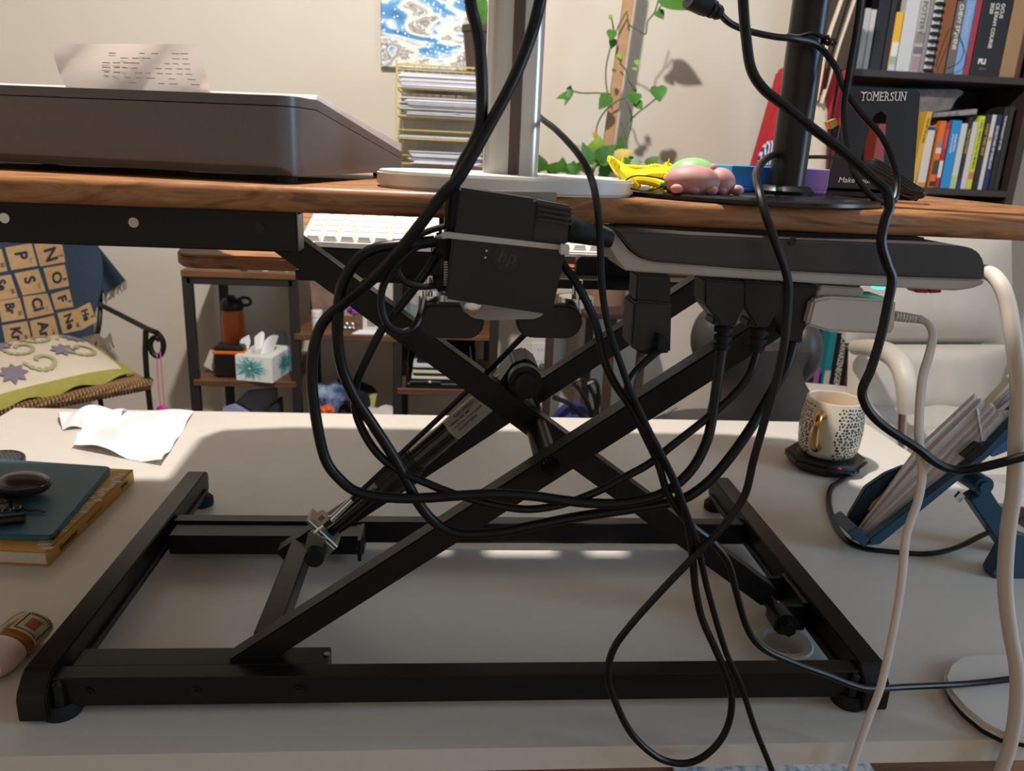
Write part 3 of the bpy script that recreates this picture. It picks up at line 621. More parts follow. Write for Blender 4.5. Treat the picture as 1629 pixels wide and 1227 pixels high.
for px, py in ((990, 258), (1076, 268), (1062, 262)):
    p = at(px, py, .08); mb.tube([p, p+Vector((.001, 0, .005))], lambda k: .0012*(1-k)+.0002, 6)
mb.obj('spikes', M_YEL, yt)
bxm = ramp_mat('tie_dye_silicone', [(0, '2a9be0'), (.35, '2f6fd0'), (.6, '6a4fb8'), (.85, 'b27fc0'), (1, '7c4fa0')], 'grad', vec_scale=(10, 1, 1), rough=.45)
b0 = at(1158, 312, .13); b1 = at(1312, 318, .13)
bt = thing('silicone_tray', 'blue and purple tie-dye silicone tray behind the black pole', 'tray', (b0.x, .15, BZ))
t_ = MB().box((0, 0, 0), (b1.x-b0.x, .055, .006), .002)
for a, b in (((0, 0, .004), (b1.x-b0.x, .004, .0225)), ((0, .051, .004), (b1.x-b0.x, .055, .0225)), ((0, .004, .004), (.004, .051, .0225)), ((b1.x-b0.x-.004, .004, .004), (b1.x-b0.x, .051, .0225))): t_.box(a, b, .0008)
o_ = t_.obj('shell', bxm); o_.parent = bt; o_.location = Vector((b0.x, .128, BZ))-bt.location
mb = MB(); slab(mb, [(1160, 297), (1196, 300), (1196, 305), (1160, 304)], .12, .006, .001); mb.obj('tab', mat('blue_silicone', '2f6fd0', .45), bt)

# metal bookend with lettering
be = thing('bookend', 'black metal bookend with white lettering and a cut-out at the right of the wooden top', 'bookend', (.42, .25, TZ))
EY = .245
def holed(out, hole, Y, d):
    t = bmesh.new(); ls = [[t.verts.new(at(x, y, Y)) for x, y in l] for l in (out, hole)]
    es = [t.edges.new((l[i], l[(i+1) % len(l)])) for l in ls for i in range(len(l))]
    bmesh.ops.triangle_fill(t, use_beauty=True, edges=es)
    r = bmesh.ops.extrude_face_region(t, geom=t.faces[:])
    for v in r['geom']:
        if isinstance(v, bmesh.types.BMVert): v.co.y += d
    mb = MB(); mb._merge(t); return mb
holed([(1352, 140), (1358, 138), (1458, 142), (1464, 148), (1452, 310), (1313, 303)], [(1389, 186), (1396, 179), (1405, 177), (1412, 184), (1407, 262), (1368, 258)], EY, .0022).obj('plate', mat('bookend_black', '1d1b1c', .5, 0, .2, 500), be)
p0, p1 = atz(1313, 303, TZ), None
q0, q1 = at(1313, 303, EY), at(1452, 310, EY)
MB().box((q0.x, EY, TZ), (q1.x, EY+.075, TZ+.002), .0005).box((q0.x, EY, TZ), (q1.x, EY+.0022, max(q0.z, q1.z)+.003)).obj('foot_plate', M_BLACK, be)
def pxtext(s_, x0, y0, x1, y1, Y, h, m, parent, **k):
    a, b = at(x0, y0, Y-.0004), at(x1, y1, Y-.0004); d = b-a
    o = text(s_, a, d, Vector((0, 0, 1)), h, m, parent, **k)
    xs = [v.co for v in o.data.vertices]
    if xs:
        dn = d.normalized(); L = max((v-a).dot(dn) for v in xs)
        sc = d.length/L
        for v in o.data.vertices: w = (v.co-a).dot(dn); v.co += dn*w*(sc-1)
    return o
stems = {'T': ((.5,), (.03, .97)), 'O': ((), ()), 'M': ((.1, .9), (.1, .9)), 'E': ((.1,), (.1,)), 'R': ((.12, .92), (.1,)), 'S': ((), ()), 'U': ((), (.12, .88)), 'N': ((.12,), (.12, .88))}
cx_ = 1369.0
for ch_, wd in zip('TOMERSUN', (8.2, 9.6, 10.6, 8.2, 8.8, 7.2, 9.4, 9.4)):
    lx = cx_; cx_ += wd+.08
    pxtext(ch_, lx, 160.3, lx+wd-.9, 160.5, EY, .0118, M_INK, be, ext=.0003)
    a_, b_2 = at(lx, 160.3, EY-.0006), at(lx+wd-.9, 160.5, EY-.0006); mb = MB()
    for lst, dz in ((stems[ch_][0], 0), (stems[ch_][1], .0079)):
        for u_ in lst: p = a_.lerp(b_2, u_); mb.box((p.x-.0013, EY-.0008, p.z+dz), (p.x+.0013, EY-.0002, p.z+dz+.0007))
    if stems[ch_][0] or stems[ch_][1]: mb.obj('serif', M_INK, be, smooth=0)
    else: mb.bm.free()
pxtext('Make your life easy', 1333, 290, 1428, 293, EY, .0078, M_INK, be, shear=.1)
co = thing('coiled_cable', 'coil of thin black cable lying before the black bookend', 'cable', at(1420, 290, .2))
mb = MB()
for k in range(4):
    dy = k*5; z_ = .21-.012*k
    mb.tube(pxpath([(1372, 262-dy*.3, z_), (1392, 256+dy, z_-.01), (1420, 272+dy, z_-.02), (1448, 292+dy*.8, z_-.03), (1466, 303+dy*.3, z_-.035), (1470, 308, z_-.03), (1462, 313, z_-.025), (1440, 300+dy, z_-.012), (1410, 280+dy, z_), (1385, 266+dy, z_+.004), (1372, 262-dy*.3, z_)]), .0021, 8)
mb.tube(pxpath([(1278, 250, .16), (1310, 250, .18), (1345, 253, .2), (1375, 259, .21)]), .0017, 8).obj('coil', M_CORD, co)
MB().cyl(at(1452, 310, .17), at(1459, 317, .17), .0028, seg=10).obj('cable_end', M_BLACK, co)
us = thing('gold_plug', 'small gold cable plug poking out beside the black bookend', 'plug', at(1325, 200, .3))
mb = MB(); slab(mb, [(1317, 194), (1331, 188), (1334, 199), (1322, 206)], .30, .01, .0006); mb.obj('tip', mat('gold', 'd9a65a', .25, .8), us)
mb = MB(); slab(mb, [(1321, 204), (1336, 197), (1341, 240), (1328, 236)], .302, .008, .001); mb.obj('grip', M_BLACK, us)

# white slate lying at the far edge of the top, behind the stand
wt = tag1(MB().box((.06, .19, TZ), (.205, .285, TZ+.006), .0015), 'white_tablet', M_WHITE, 'thin white tablet lying behind the white stand base', 'tablet')

# ------------------------------------------------------------------ things lying on the white desk
M_TEAL = mat('teal_cover', '3a6878', .5, 0, .06, 60)
bk = thing('paperback_book', 'thick yellow paperback under the teal e-reader on the left of the desk', 'book', (-.56, .37, 0))
q = [Vector((-.475, .259, 0)), Vector((-.472, .500, 0)), Vector((-.640, .520, 0)), Vector((-.645, .275, 0))]
def qbox(mb, z0, z1, ins=0, bev=.0006):
    c = sum(q, Vector())/4; pts = [p+(c-p).normalized()*ins+Vector((0, 0, z0)) for p in q]; mb.prism(pts, (0, 0, z1-z0), bev)
mb = MB(); qbox(mb, .002, .0165, .002); mb.obj('pages', mat('pages', 'd8cdbb', .8, 0, .06, 300), bk)
mb = MB(); qbox(mb, .0165, .0182); qbox(mb, .0004, .002); mb.prism([q[0]+Vector((0, 0, .0004)), q[1]+Vector((0, 0, .0004)), q[1]+Vector((0, 0, .0182)), q[0]+Vector((0, 0, .0182))], (-.002, 0, 0), .0003)
mb.obj('cover', mat('book_yellow', 'c9973f', .5, 0, .05, 80), bk)
d = (q[1]-q[0]).normalized()
text('Inventor', q[0]+d*.028+Vector((.0004, 0, .0045)), d, (0, 0, 1), .0125, M_DARKINK, bk, ext=.0002)
text('TUTTLE', q[0]+d*.196+Vector((.0004, 0, .0065)), d, (0, 0, 1), .0065, M_DARKINK, bk, ext=.0002)
text('INTRODUCTION', q[0]+d*.095+Vector((.0004, 0, .0062)), d, (0, 0, 1), .0055, mat('gold_print', 'a9824a', .6), bk, ext=.0002)
mb = MB()
for k in range(26):
    t0 = .01+.0085*k; p = q[0]+d*t0+Vector((-.004-.012*random.random(), 0, .0183)); h = .006+.008*random.random()
    mb.box(p-Vector((h/2, .0025, 0)), p+Vector((h/2, .0028, .0002)))
mb.obj('cover_drawing', mat('cover_grey', 'cfcbc4', .6), bk, kind='stuff')
er = thing('ereader', 'teal e-reader in a folio cover lying on the yellow paperback', 'e-reader', (-.58, .38, .018))
ez = .0184
eq = [atz(85, 862, ez), atz(178, 750, ez), atz(-40, 735, ez), atz(-130, 855, ez)]
def rounded(quad_, r=.008, n=4):
    out = []
    for i in range(4):
        p, a, b = quad_[i], quad_[i-1], quad_[(i+1) % 4]; u, v = (a-p).normalized()*r, (b-p).normalized()*r
        for k in range(n+1): t = k/n; out.append(p+u*(1-t)**2+v*t*t)
    return out
MB().prism(rounded(eq), (0, 0, .0078), .0014).obj('cover', M_TEAL, er)
c = sum(eq, Vector())/4
MB().prism([p+(p-c).normalized()*-.0008+Vector((0, 0, .0022)) for p in rounded(eq, .009)], (0, 0, .003)).prism([p+(p-c).normalized()*.0012+Vector((0, 0, .0025)) for p in rounded([eq[0]+(eq[3]-eq[0])*.03, eq[0], eq[0]+(eq[1]-eq[0])*.1, eq[0]+(eq[3]-eq[0])*.05+(eq[1]-eq[0])*.06], .002)], (0, 0, .004)).obj('edge', mat('dark_teal', '14252c', .5), er, label='dark page edge of the cover')
ebz = ez+.0078
eb = thing('earbud_case', 'dark brown glossy earbud case on the teal e-reader', 'earbud case', atz(44, 770, ebz))
c = atz(40, 788, ebz)+Vector((0, 0, .0155))
MB().ell(c, (.033, .022, .0155), seg=40).obj('shell', mat('brown_gloss', '3a2a27', .25, 0, 0, 1, 0, .4), eb)
MB().tube([c+Vector((.0322*math.cos(a), .0215*math.sin(a), .004)) for a in [2*PI*k/40 for k in range(41)]], .0004, 6).obj('lid_seam', M_BLACK, eb)
MB().tube([c+Vector((.018, -.013, -.007))+Vector((.004*math.cos(a), .001, .0025*math.sin(a))) for a in [2*PI*k/16 for k in range(17)]], .0007, 6).obj('loop', M_CHROME, eb)
kc = thing('key_clip', 'black key carabiner and clips lying on the teal e-reader', 'key clip', atz(20, 815, ebz))
def onz(pts, z): return [atz(x, y, z) for x, y in pts]
mb = MB().prism(onz([(2, 782), (10, 776), (20, 776), (28, 782), (36, 806), (34, 814), (24, 815), (18, 800), (14, 812), (4, 816), (-6, 812), (-10, 800), (-4, 796)], ebz+.004), (0, 0, .004), .0008)
mb.obj('clip', mat('dark_metal', '23211f', .35, .5), kc)
mb = MB()
for px, py, r in ((4, 798, .0035), (27, 808, .004), (10, 812, .0045)):
    p = atz(px, py, ebz+.0088); mb.tube([p+Vector((r*math.cos(a), r*math.sin(a), 0)) for a in [2*PI*k/18 for k in range(19)]], .0008, 6)
mb.obj('ring', mat('ring_metal', '77716a', .3, .9), kc)
MB().tube(pxpath([(38, 808, 0, ebz+.004), (48, 812, 0, ebz+.004), (60, 812, 0, ebz+.003), (71, 815, 0, ebz+.003)]), lambda k: .0022-.001*k, 8).obj('strap_end', M_BLACK, kc)
MB().cyl(atz(-12, 830, ebz+.006), atz(40, 824, ebz+.006), .0065, seg=16).obj('fob', M_BLACK, kc)
MB().ell(atz(0, 826, ebz+.005), (.006, .006, .005)).obj('teal_bead', mat('teal_bead', '2fb7a0', .3), kc)
ms_ = thing('mesh_puck', 'round black mesh-topped puck at the left edge of the desk', 'speaker', atz(-5, 745, 0))
c = atz(-6, 740, 0)
MB().lathe([(0, 0), (.036, 0), (.038, .002), (.038, .008), (.036, .010), (.033, .010), (.033, .0075), (0, .0075)], c, 40).obj('body', M_BLACK, ms_)
mb = MB()
for k in range(-6, 7):
    w = math.sqrt(max(.0001, .033**2-(k*.005)**2))
    for a in (.6, 2.2):
        dv = Vector((math.cos(a), math.sin(a), 0)); nv = Vector((-dv.y, dv.x, 0)); m0 = c+nv*k*.005+Vector((0, 0, .0088)); mb.tube([m0-dv*w, m0+dv*w], .0007, 5)
mb.obj('mesh', mat('mesh_grey', '4a4642', .5), ms_, kind='stuff')
cd = tag1(MB().prism([atz(15, 742, .0105), atz(38, 745, .0105), atz(32, 752, .0105), atz(12, 752, .0105)], (0, 0, .0006)), 'card', M_PAPER, 'small white card edge behind the brown earbud case', 'card')
# tissue sheet
def tis(u, v):
    a, b, c_, d_ = (150, 660), (308, 658), (258, 742), (116, 714)
    x = (1-v)*((1-u)*a[0]+u*b[0])+v*((1-u)*d_[0]+u*c_[0]); y = (1-v)*((1-u)*a[1]+u*b[1])+v*((1-u)*d_[1]+u*c_[1])
    p = atz(x, y, .0)
    z = .006+.012*math.sin(PI*v)**2*math.sin(PI*min(1, u*1.1))**2+.004*math.sin(9*u+5*v)+.0028*math.sin(17*v-8*u)+.012*max(0, .35-u)*(1+math.sin(20*v))
    return p+Vector((0, 0, max(.001, z)))
def tis2(u, v):
    a, b, c_, d_ = (93, 664), (205, 656), (190, 676), (100, 686)
    x = (1-v)*((1-u)*a[0]+u*b[0])+v*((1-u)*d_[0]+u*c_[0]); y = (1-v)*((1-u)*a[1]+u*b[1])+v*((1-u)*d_[1]+u*c_[1])
    return atz(x, y, 0)+Vector((0, 0, .003+.022*math.sin(PI*v)*(.5+.5*math.sin(PI*u))+.004*math.sin(11*u+6*v)))
tag1(MB().sheet(tis, 44, 26, .0004).sheet(tis2, 30, 14, .0004), 'tissue', mat('tissue', 'eceaec', .9), 'crumpled white tissue lying on the back left of the desk', 'tissue')
# amber bottle
bo = thing('lotion_bottle', 'small amber bottle with pink cap and printed label lying at the lower left', 'bottle', atz(20, 1030, 0))
p0, p1 = atz(56, 990, .017), atz(-12, 1050, .016); ax = (p1-p0).normalized()
BM = Matrix.Translation(p0) @ ax.to_track_quat('Z', 'Y').to_matrix().to_4x4() @ Matrix.Diagonal((1.15, .82, 1, 1))
Lb = .048
MB().lathe([(0, -.002), (.012, -.0015), (.0175, .003), (.019, .010), (.019, .030), (.017, .037), (.0095, .042), (.009, Lb), (0, Lb)], (0, 0, 0), 32, BM).obj('body', mat('amber', 'b77a2c', .12, 0, 0, 1, 0, .3, .55), bo)
MB().lathe([(0, .0425), (.0185, .0425), (.0195, .045), (.0185, .062), (.015, .070), (0, .072)], (0, 0, 0), 32, BM).obj('cap', mat('pink_cap', 'd9b6a8', .35), bo, label='pale pink cap')
view = (CP-p0).normalized(); 
def onbot(t, h, r=.0194):
    """point on the bottle's side facing the viewer"""
    n = view-ax*view.dot(ax); n.normalize(); s_ = ax.cross(n); a = h/.019
    v = (n*math.cos(a)+s_*math.sin(a)); lv = BM.inverted().to_3x3() @ v; lv.z = 0; lv.normalize()
    return BM @ Vector((lv.x*r, lv.y*r, t))
MB().sheet(lambda u, v: onbot(.006+.027*u, -.016+.032*v), 10, 14).obj('label_sheet', mat('bottle_label', 'c2b187', .6, 0, .15, 300), bo)
MB().sheet(lambda u, v: onbot(.013+.013*u, -.0055+.011*v, .0197), 6, 8).obj('red_emblem', mat('label_red', '9c4a38', .6), bo)
n_ = (view-ax*view.dot(ax)).normalized(); s_ = ax.cross(n_)
mb = MB()
for k in range(9):
    for j in (-1, 1): a = onbot(.009+.0026*k, j*.0115, .0198); mb.ell(a, (.0009, .0009, .0009), seg=6)
    a = onbot(.0085, -.009+.0022*k, .0198); mb.ell(a, (.0009, .0009, .0009), seg=6)
    a = onbot(.030, -.009+.0022*k, .0198); mb.ell(a, (.0008, .0008, .0008), seg=6)
mb.obj('label_print', mat('label_ink', '3a3128', .7), bo, kind='stuff')

# mug on its warmer
mw = thing('mug_warmer', 'glossy black eight-sided mug warmer with red light under the spotted mug', 'mug warmer', (.597, .598, 0))
mc = Vector((.598, .594, 0))
def octo(r, z, rot=.39): return [mc+Vector((r*math.cos(rot+2*PI*k/8), r*math.sin(rot+2*PI*k/8), z)) for k in range(8)]
MB().prism(octo(.066, .006), (0, 0, .016), .005).prism(octo(.057, .0008), (0, 0, .006), .001).obj('body', mat('gloss_black2', '0b0b0d', .3, 0, 0, 1, 0, .2), mw)
MB().lathe([(0, .0215), (.046, .0215), (.047, .0224), (.046, .0230), (0, .0230)], mc, 40).obj('hot_plate', M_BLACK, mw)
p = atz(1336, 746, .022); MB().lathe([(0, 0), (.0028, 0), (.0025, .0008), (0, .001)], p, 14).obj('power_light', mat('red_light', 'd0202a', .3, emit=.6), mw, label='red power light')
MB().tube(pxpath([(1352, 755, 0, .006), (1338, 765, 0, .004), (1322, 777, 0, .004), (1319, 803, 0, .003), (1330, 836, 0, .003), (1348, 860, 0, .003), (1375, 872, 0, .003), (1411, 877, 0, .003), (1471, 881, 0, .003), (1517, 873, 0, .005), (1562, 852, 0, .010), (1615, 829, 0, .016), (1700, 795, 0, .02)]), .0042, 10, flat=.7).obj('cord', M_CORD, mw)
mug = thing('spotted_mug', 'white ceramic mug with black spots and gold handle, full of coffee', 'mug', mc+Vector((0, 0, .0231)))
mz = mc+Vector((0, 0, .0231)); MH = .094
def mr(z): t = z/MH; return .0405+.0072*math.sin(PI*min(1, .12+t*.88)**.95)+.0030*t
prof = [(0, 0), (.037, 0), (.0415, .003)]+[(mr(MH*k/10)-.0, MH*k/10) for k in range(1, 11)]
prof += [(mr(MH)-.0035, MH)]+[(mr(MH*k/10)-.0042, MH*k/10) for k in range(9, 1, -1)]+[(0, .008)]
MB().lathe(prof, mz, 56).obj('body', mat('mug_glaze', 'ddd0bb', .25), mug, smooth=60)
MB().lathe([(0, .072), (mr(.072)-.0044, .072)], mz, 40).obj('coffee', mat('coffee', 'a9855f', .2), mug, label='milky coffee')
va = math.atan2(CP.y-mc.y, CP.x-mc.x); hang_ = va-.30
mb = MB(); rnd = random.Random(5)
nrow = 17
for j in range(nrow):
    z = .006+.080*j/(nrow-1)
    for k in range(50):
        a = 2*PI*(k+.5*(j % 2))/50+rnd.uniform(-.035, .035); da = (a-hang_+PI) % (2*PI)-PI
        if -.34 < da < .50: continue
        zz = z+rnd.uniform(-.0012, .0012); r = mr(zz); n = Vector((math.cos(a), math.sin(a), 0)); s2 = Vector((-n.y, n.x, 0)); e = .0019*rnd.uniform(.75, 1.15)
        cpt = mz+n*(r+.00012)+Vector((0, 0, zz)); t_ = bmesh.new()
        t_.faces.new([t_.verts.new(cpt+s2*e*math.cos(w)+Vector((0, 0, e*1.15*math.sin(w)))) for w in [2*PI*i/7 for i in range(7)]]); mb._merge(t_)
mb.obj('spots', mat('spot_ink', '1a1716', .4), mug, kind='stuff', label='small black spots')
hn = Vector((math.cos(hang_), math.sin(hang_), 0))
hp = [(.043, .072), (.053, .079), (.064, .077), (.070, .066), (.070, .047), (.067, .032), (.058, .022), (.042, .020)]
MB().tube(smooth_path([mz+hn*r+Vector((0, 0, z)) for r, z in hp], 6), .0062, 14, flat=1).obj('handle', mat('gold_gloss', 'c79a5c', .12, .95), mug, label='shiny gold handle')

# blue book stand with papers
fs = thing('document_stand', 'dark blue folding book stand holding papers at the right of the desk', 'stand', (.6, .3, 0))
M_BLUE = mat('stand_blue', '1e4258', .4)
SY = .29
mb = MB(); slab(mb, [(1372, 869), (1384, 858), (1560, 724), (1640, 640), (1660, 650), (1578, 722), (1400, 867)], SY, .012, .001)
mb.obj('front_panel', M_BLUE, fs)
mb = MB(); slab(mb, [(1345, 846), (1352, 820), (1378, 776), (1410, 754), (1440, 742), (1462, 745), (1420, 790), (1380, 838), (1362, 862)], SY+.042, .008, .0015)
mb.obj('back_wing', mat('stand_blue_dark', '17303e', .4), fs)
mb = MB().prism([at(1347, 848, SY), at(1376, 872, SY), at(1388, 862, SY), at(1364, 838, SY)], (0, .046, 0), .001); mb.obj('bottom_ledge', M_BLUE, fs)
mb = MB().prism([at(1385, 858, SY+.012), at(1560, 722, SY+.012), at(1655, 640, SY+.012), at(1655, 660, SY+.012), at(1562, 736, SY+.012), at(1390, 868, SY+.012)], (0, .034, 0), .0008); mb.obj('back_plate', M_BLUE, fs)
mb = MB(); slab(mb, [(1552, 705), (1570, 706), (1610, 680), (1660, 640), (1660, 690), (1600, 720), (1580, 728)], SY+.006, .006, .001); mb.obj('upper_wing', mat('stand_blue_light', '2c5f7e', .4), fs)
mb = MB(); slab(mb, [(1533, 728), (1558, 706), (1572, 712), (1548, 736)], SY-.004, .012, .0008); mb.obj('page_clip', mat('dark_metal', '23211f'), fs, label='black page clip')
p = at(1556, 768, SY+.01)
MB().cyl(p+Vector((0, -.012, 0)), p+Vector((0, .03, 0)), .0125).cyl(p+Vector((0, -.016, 0)), p+Vector((0, -.011, 0)), .0085, seg=8).obj('hinge', M_BLUE, fs)
mb = MB(); slab(mb, [(1520, 792), (1528, 783), (1536, 790), (1527, 800)], SY-.004, .004); mb.obj('metal_tab', M_CHROME, fs)
mb = MB(); slab(mb, [(1543, 796), (1574, 778), (1640, 880), (1660, 920), (1640, 935), (1600, 880)], SY+.006, .02, .0015); mb.obj('leg', M_BLUE, fs)
mb = MB(); slab(mb, [(1578, 912), (1596, 880), (1612, 850), (1650, 860), (1640, 950), (1592, 943)], .235, .02, .0015); mb.obj('foot', M_BLUE, fs)
rnd = random.Random(11)
GRP = 'loose papers in the blue stand'
for k in range(6):
    y0 = SY+.013+.0052*k; off = k*6; ext = rnd.uniform(-6, 8)
    c_ = ['e6e0e4', 'dad2d4', 'eae6ea', 'd4cac8', 'e2d8d2', 'c9a869'][k]
    m_ = mat('sheet_%d' % k, c_, .8, 0, .05, 200)
    mb = MB()
    for j in range(3):
        yy = y0+.0017*j; s0 = j*3
        pts = [(1372+s0-k*2, 862-s0*1.4-k*5), (1480-k*6+ext, 776-s0-k*14), (1590+ext-k*10, 660-s0-k*7), (1598+ext-k*10, 668-k*6-s0), (1490-k*6+ext, 786-k*13-s0), (1378-k*2+s0, 866-s0-k*4)]
        slab(mb, pts if k < 5 else [(1381+s0, 812), (1388+s0, 800), (1462, 737-s0), (1470, 742-s0), (1400+s0, 808)], yy, .0012)
    tag(mb.obj('paper_bundle', m_, smooth=0), ['front bundle of folded papers leaning in the blue stand', 'second bundle of grey papers leaning in the blue stand', 'third bundle of white papers in the middle of the blue stand', 'fourth bundle of brownish papers in the blue stand', 'fifth bundle of cream papers near the back of the blue stand', 'tan notebook with thick pages at the back of the blue stand'][k], 'papers')
def fan(u, v):
    a, b, c_, d_ = (1553, 650), (1640, 655), (1650, 690), (1562, 702)
    x = (1-v)*((1-u)*a[0]+u*b[0])+v*((1-u)*d_[0]+u*c_[0]); y = (1-v)*((1-u)*a[1]+u*b[1])+v*((1-u)*d_[1]+u*c_[1])
    return at(x, y, SY+.008+.02*(1-v)+.005*math.sin(8*u))
tag1(MB().sheet(fan, 20, 8, .0004), 'curled_sheet', mat('sheet_white', 'dfdfe8', .8), 'curled white sheets flaring out of the top of the blue stand', 'papers')
mb = MB(); slab(mb, [(1568, 648), (1576, 650), (1640, 590), (1640, 572)], SY+.05, .012, .0005)
hb = thing('hardback_book', 'pale green-edged book standing behind the papers in the blue stand', 'book', at(1600, 640, SY+.05)); mb.obj('pages', mat('cream_pages', 'd9d0b4', .8, 0, .08, 300), hb)
mb = MB(); slab(mb, [(1580, 650), (1588, 652), (1660, 590), (1660, 575)], SY+.046, .003, .0004); mb.obj('cover', mat('pale_violet', 'b9b3c0', .6), hb)
# white lamp foot
lf = thing('white_lamp_base', 'white rounded slab base with its edge at the lower right of the desk', 'lamp base', (.50, .0, 0))
pts = [atz(x, y, .0035) for x, y in ((1498, 1088), (1506, 1068), (1522, 1056), (1545, 1051), (1600, 1050), (1720, 1052), (1740, 1120), (1720, 1190), (1640, 1190), (1592, 1180), (1560, 1163), (1530, 1138), (1508, 1112))]
MB().prism([p.copy() for p in pts], (0, 0, .0085), .003).obj('slab', mat('marble_white', 'dcd6cf', .3, 0, .03, 9), lf, smooth=45)
c = sum(pts, Vector())/len(pts)
MB().prism([Vector((c.x+(p.x-c.x)*.96, c.y+(p.y-c.y)*.96, .0003)) for p in pts], (0, 0, .004)).obj('felt_pad', M_BLACK, lf)

# ------------------------------------------------------------------ far wall: painting, outlet
pm = bpy.data.materials.new('sea_painting'); pm.use_nodes = True; nt = pm.node_tree; b_ = nt.nodes['Principled BSDF']; b_.inputs['Roughness'].default_value = .45
tc = nt.nodes.new('ShaderNodeTexCoord'); mp = nt.nodes.new('ShaderNodeMapping'); mp.inputs['Rotation'].default_value = (0, .6, 0); mp.inputs['Scale'].default_value = (5, 5, 11)
nz = nt.nodes.new('ShaderNodeTexNoise'); nz.inputs['Scale'].default_value = 1.3; nz.inputs['Detail'].default_value = 9; nz.inputs['Distortion'].default_value = 1.3
rp_ = nt.nodes.new('ShaderNodeValToRGB'); el = rp_.color_ramp.elements
for p_, c_ in ((.30, '1d6fb0'), (.42, '4ea0dc'), (.47, 'dfe3e0'), (.53, 'ece9e2'), (.56, '8a8a86'), (.585, 'c9cac8'), (.61, '77706a'), (.65, 'e3e3e0'), (.73, '3f93d6')):
    e = el.new(p_); e.color = lin(c_)
el.remove(el[0]); el.remove(el[-1])
vo = nt.nodes.new('ShaderNodeTexVoronoi'); vo.inputs['Scale'].default_value = 85; lt = nt.nodes.new('ShaderNodeMath'); lt.operation = 'LESS_THAN'; lt.inputs[1].default_value = .22
mx = nt.nodes.new('ShaderNodeMix'); mx.data_type = 'RGBA'; mx.inputs[7].default_value = (1, 1, 1, 1)
nt.links.new(tc.outputs['Object'], mp.inputs[0]); nt.links.new(mp.outputs[0], nz.inputs[0]); nt.links.new(nz.outputs[0], rp_.inputs[0])
nt.links.new(tc.outputs['Object'], vo.inputs[0]); nt.links.new(vo.outputs['Distance'], lt.inputs[0]); nt.links.new(lt.outputs[0], mx.inputs[0]); nt.links.new(rp_.outputs[0], mx.inputs[6]); nt.links.new(mx.outputs[2], b_.inputs['Base Color'])
a, b = at(606, 106, 1.975), at(800, 106, 1.975)
tag1(MB().box((a.x, 1.975, a.z), (b.x, 1.999, a.z+.52), .003), 'painting', pm, 'abstract blue, white and grey painted canvas on the far wall', 'painting', smooth=0)
ot = thing('wall_outlet', 'white wall outlet low on the far wall between the dark wooden legs', 'outlet', at(856, 566, 1.99))
a, b = at(845, 545, 1.994), at(872, 590, 1.994)
MB().box((a.x, 1.993, b.z), (b.x, 1.999, a.z), .002).obj('plate', M_WHITE, ot)
for k in (.3, .7):
    p = a.lerp(b, .5); z = b.z+(a.z-b.z)*k; mb = MB()
    for dx in (-.006, .006): mb.box((p.x+dx-.001, 1.9915, z), (p.x+dx+.001, 1.9932, z+.008))
    mb.obj('socket', M_BLACK, ot)
mb = MB().ell(at(862, 585, 1.985), (.012, .012, .016)); tag1(mb, 'night_light', mat('green_plug', '3c6350', .5), 'small dark green plug in the lower socket of the wall outlet', 'plug')

# ------------------------------------------------------------------ shelf unit and what stands on it
su = thing('shelf_unit', 'black steel and rustic brown board shelf unit against the far wall', 'shelf unit', (-.3, 1.78, FZ))
M_FRAME = mat('frame_black', '26221f', .5)
FY, BY = 1.60, 1.93
def zpx(x, y, Y=FY): return at(x, y, Y).z
def xpx(x, y, Y=FY): return at(x, y, Y).x
posts = [(300, 500), (468, 520), (632, 560), (784, 590)]
pxs = [xpx(*p) for p in posts]
ztop = [zpx(300, 441), zpx(300, 441), .318, .318]
for x, zt_ in zip(pxs, ztop):
    for y in (FY, BY): MB().box((x-.0125, y, FZ), (x+.0125, y+.025, zt_), .002).obj('post', M_FRAME, su)
def board(x0, x1, z, th=.018, y0=FY-.004, y1=BY+.02): return MB().box((x0, y0, z-th), (x1, y1, z), .0015).obj('board', M_RUSTIC, su)
def rail(x0, x1, z, y): MB().box((x0, y, z-.02), (x1, y+.02, z), .0015).obj('rail', M_FRAME, su)
zA = zpx(380, 437); board(pxs[0]-.012, pxs[1]+.012, zA+.008)
for y in (FY, BY): rail(pxs[0], pxs[1], zA-.010, y)
zB = zpx(318, 604); board(pxs[0]-.0, pxs[1], zB)
zC = zpx(560, 533); board(pxs[1], pxs[2], zC)
zD = zpx(660, 618); board(pxs[2], pxs[3], zD)
board(pxs[2]-.012, pxs[3]+.05, .336); rail(pxs[2], pxs[3], .318, FY); rail(pxs[2], pxs[3], .318, BY)
zE = -.44; board(pxs[0], pxs[1], zE); board(pxs[1], pxs[2], zE); board(pxs[2], pxs[3], zE)
# small things on the top board
rnd = random.Random(2)
cols = ['3a3a3a', 'c9c2b6', 'b9bab5', 'e0ddd4', '8a9a8a', 'b02020', 'd9d3c8', '6a7fa0']
for k in range(8):
    x = xpx(385+17*k, 432); m_ = mat('trinket_%d' % k, cols[k], .4)
    o = MB().lathe([(0, 0), (.010, 0), (.0105, .004), (.009, .012), (.006, .014), (0, .014)], (x, FY+.02+.03*(k % 2), zA+.0085), 14).obj('bottle_cap', m_)
    tag(o, ['dark grey', 'beige', 'pale grey', 'cream', 'grey green', 'red', 'off-white', 'blue grey'][k]+' cap standing on the top board of the shelf unit', 'cap', 'caps on the top board of the shelf unit')
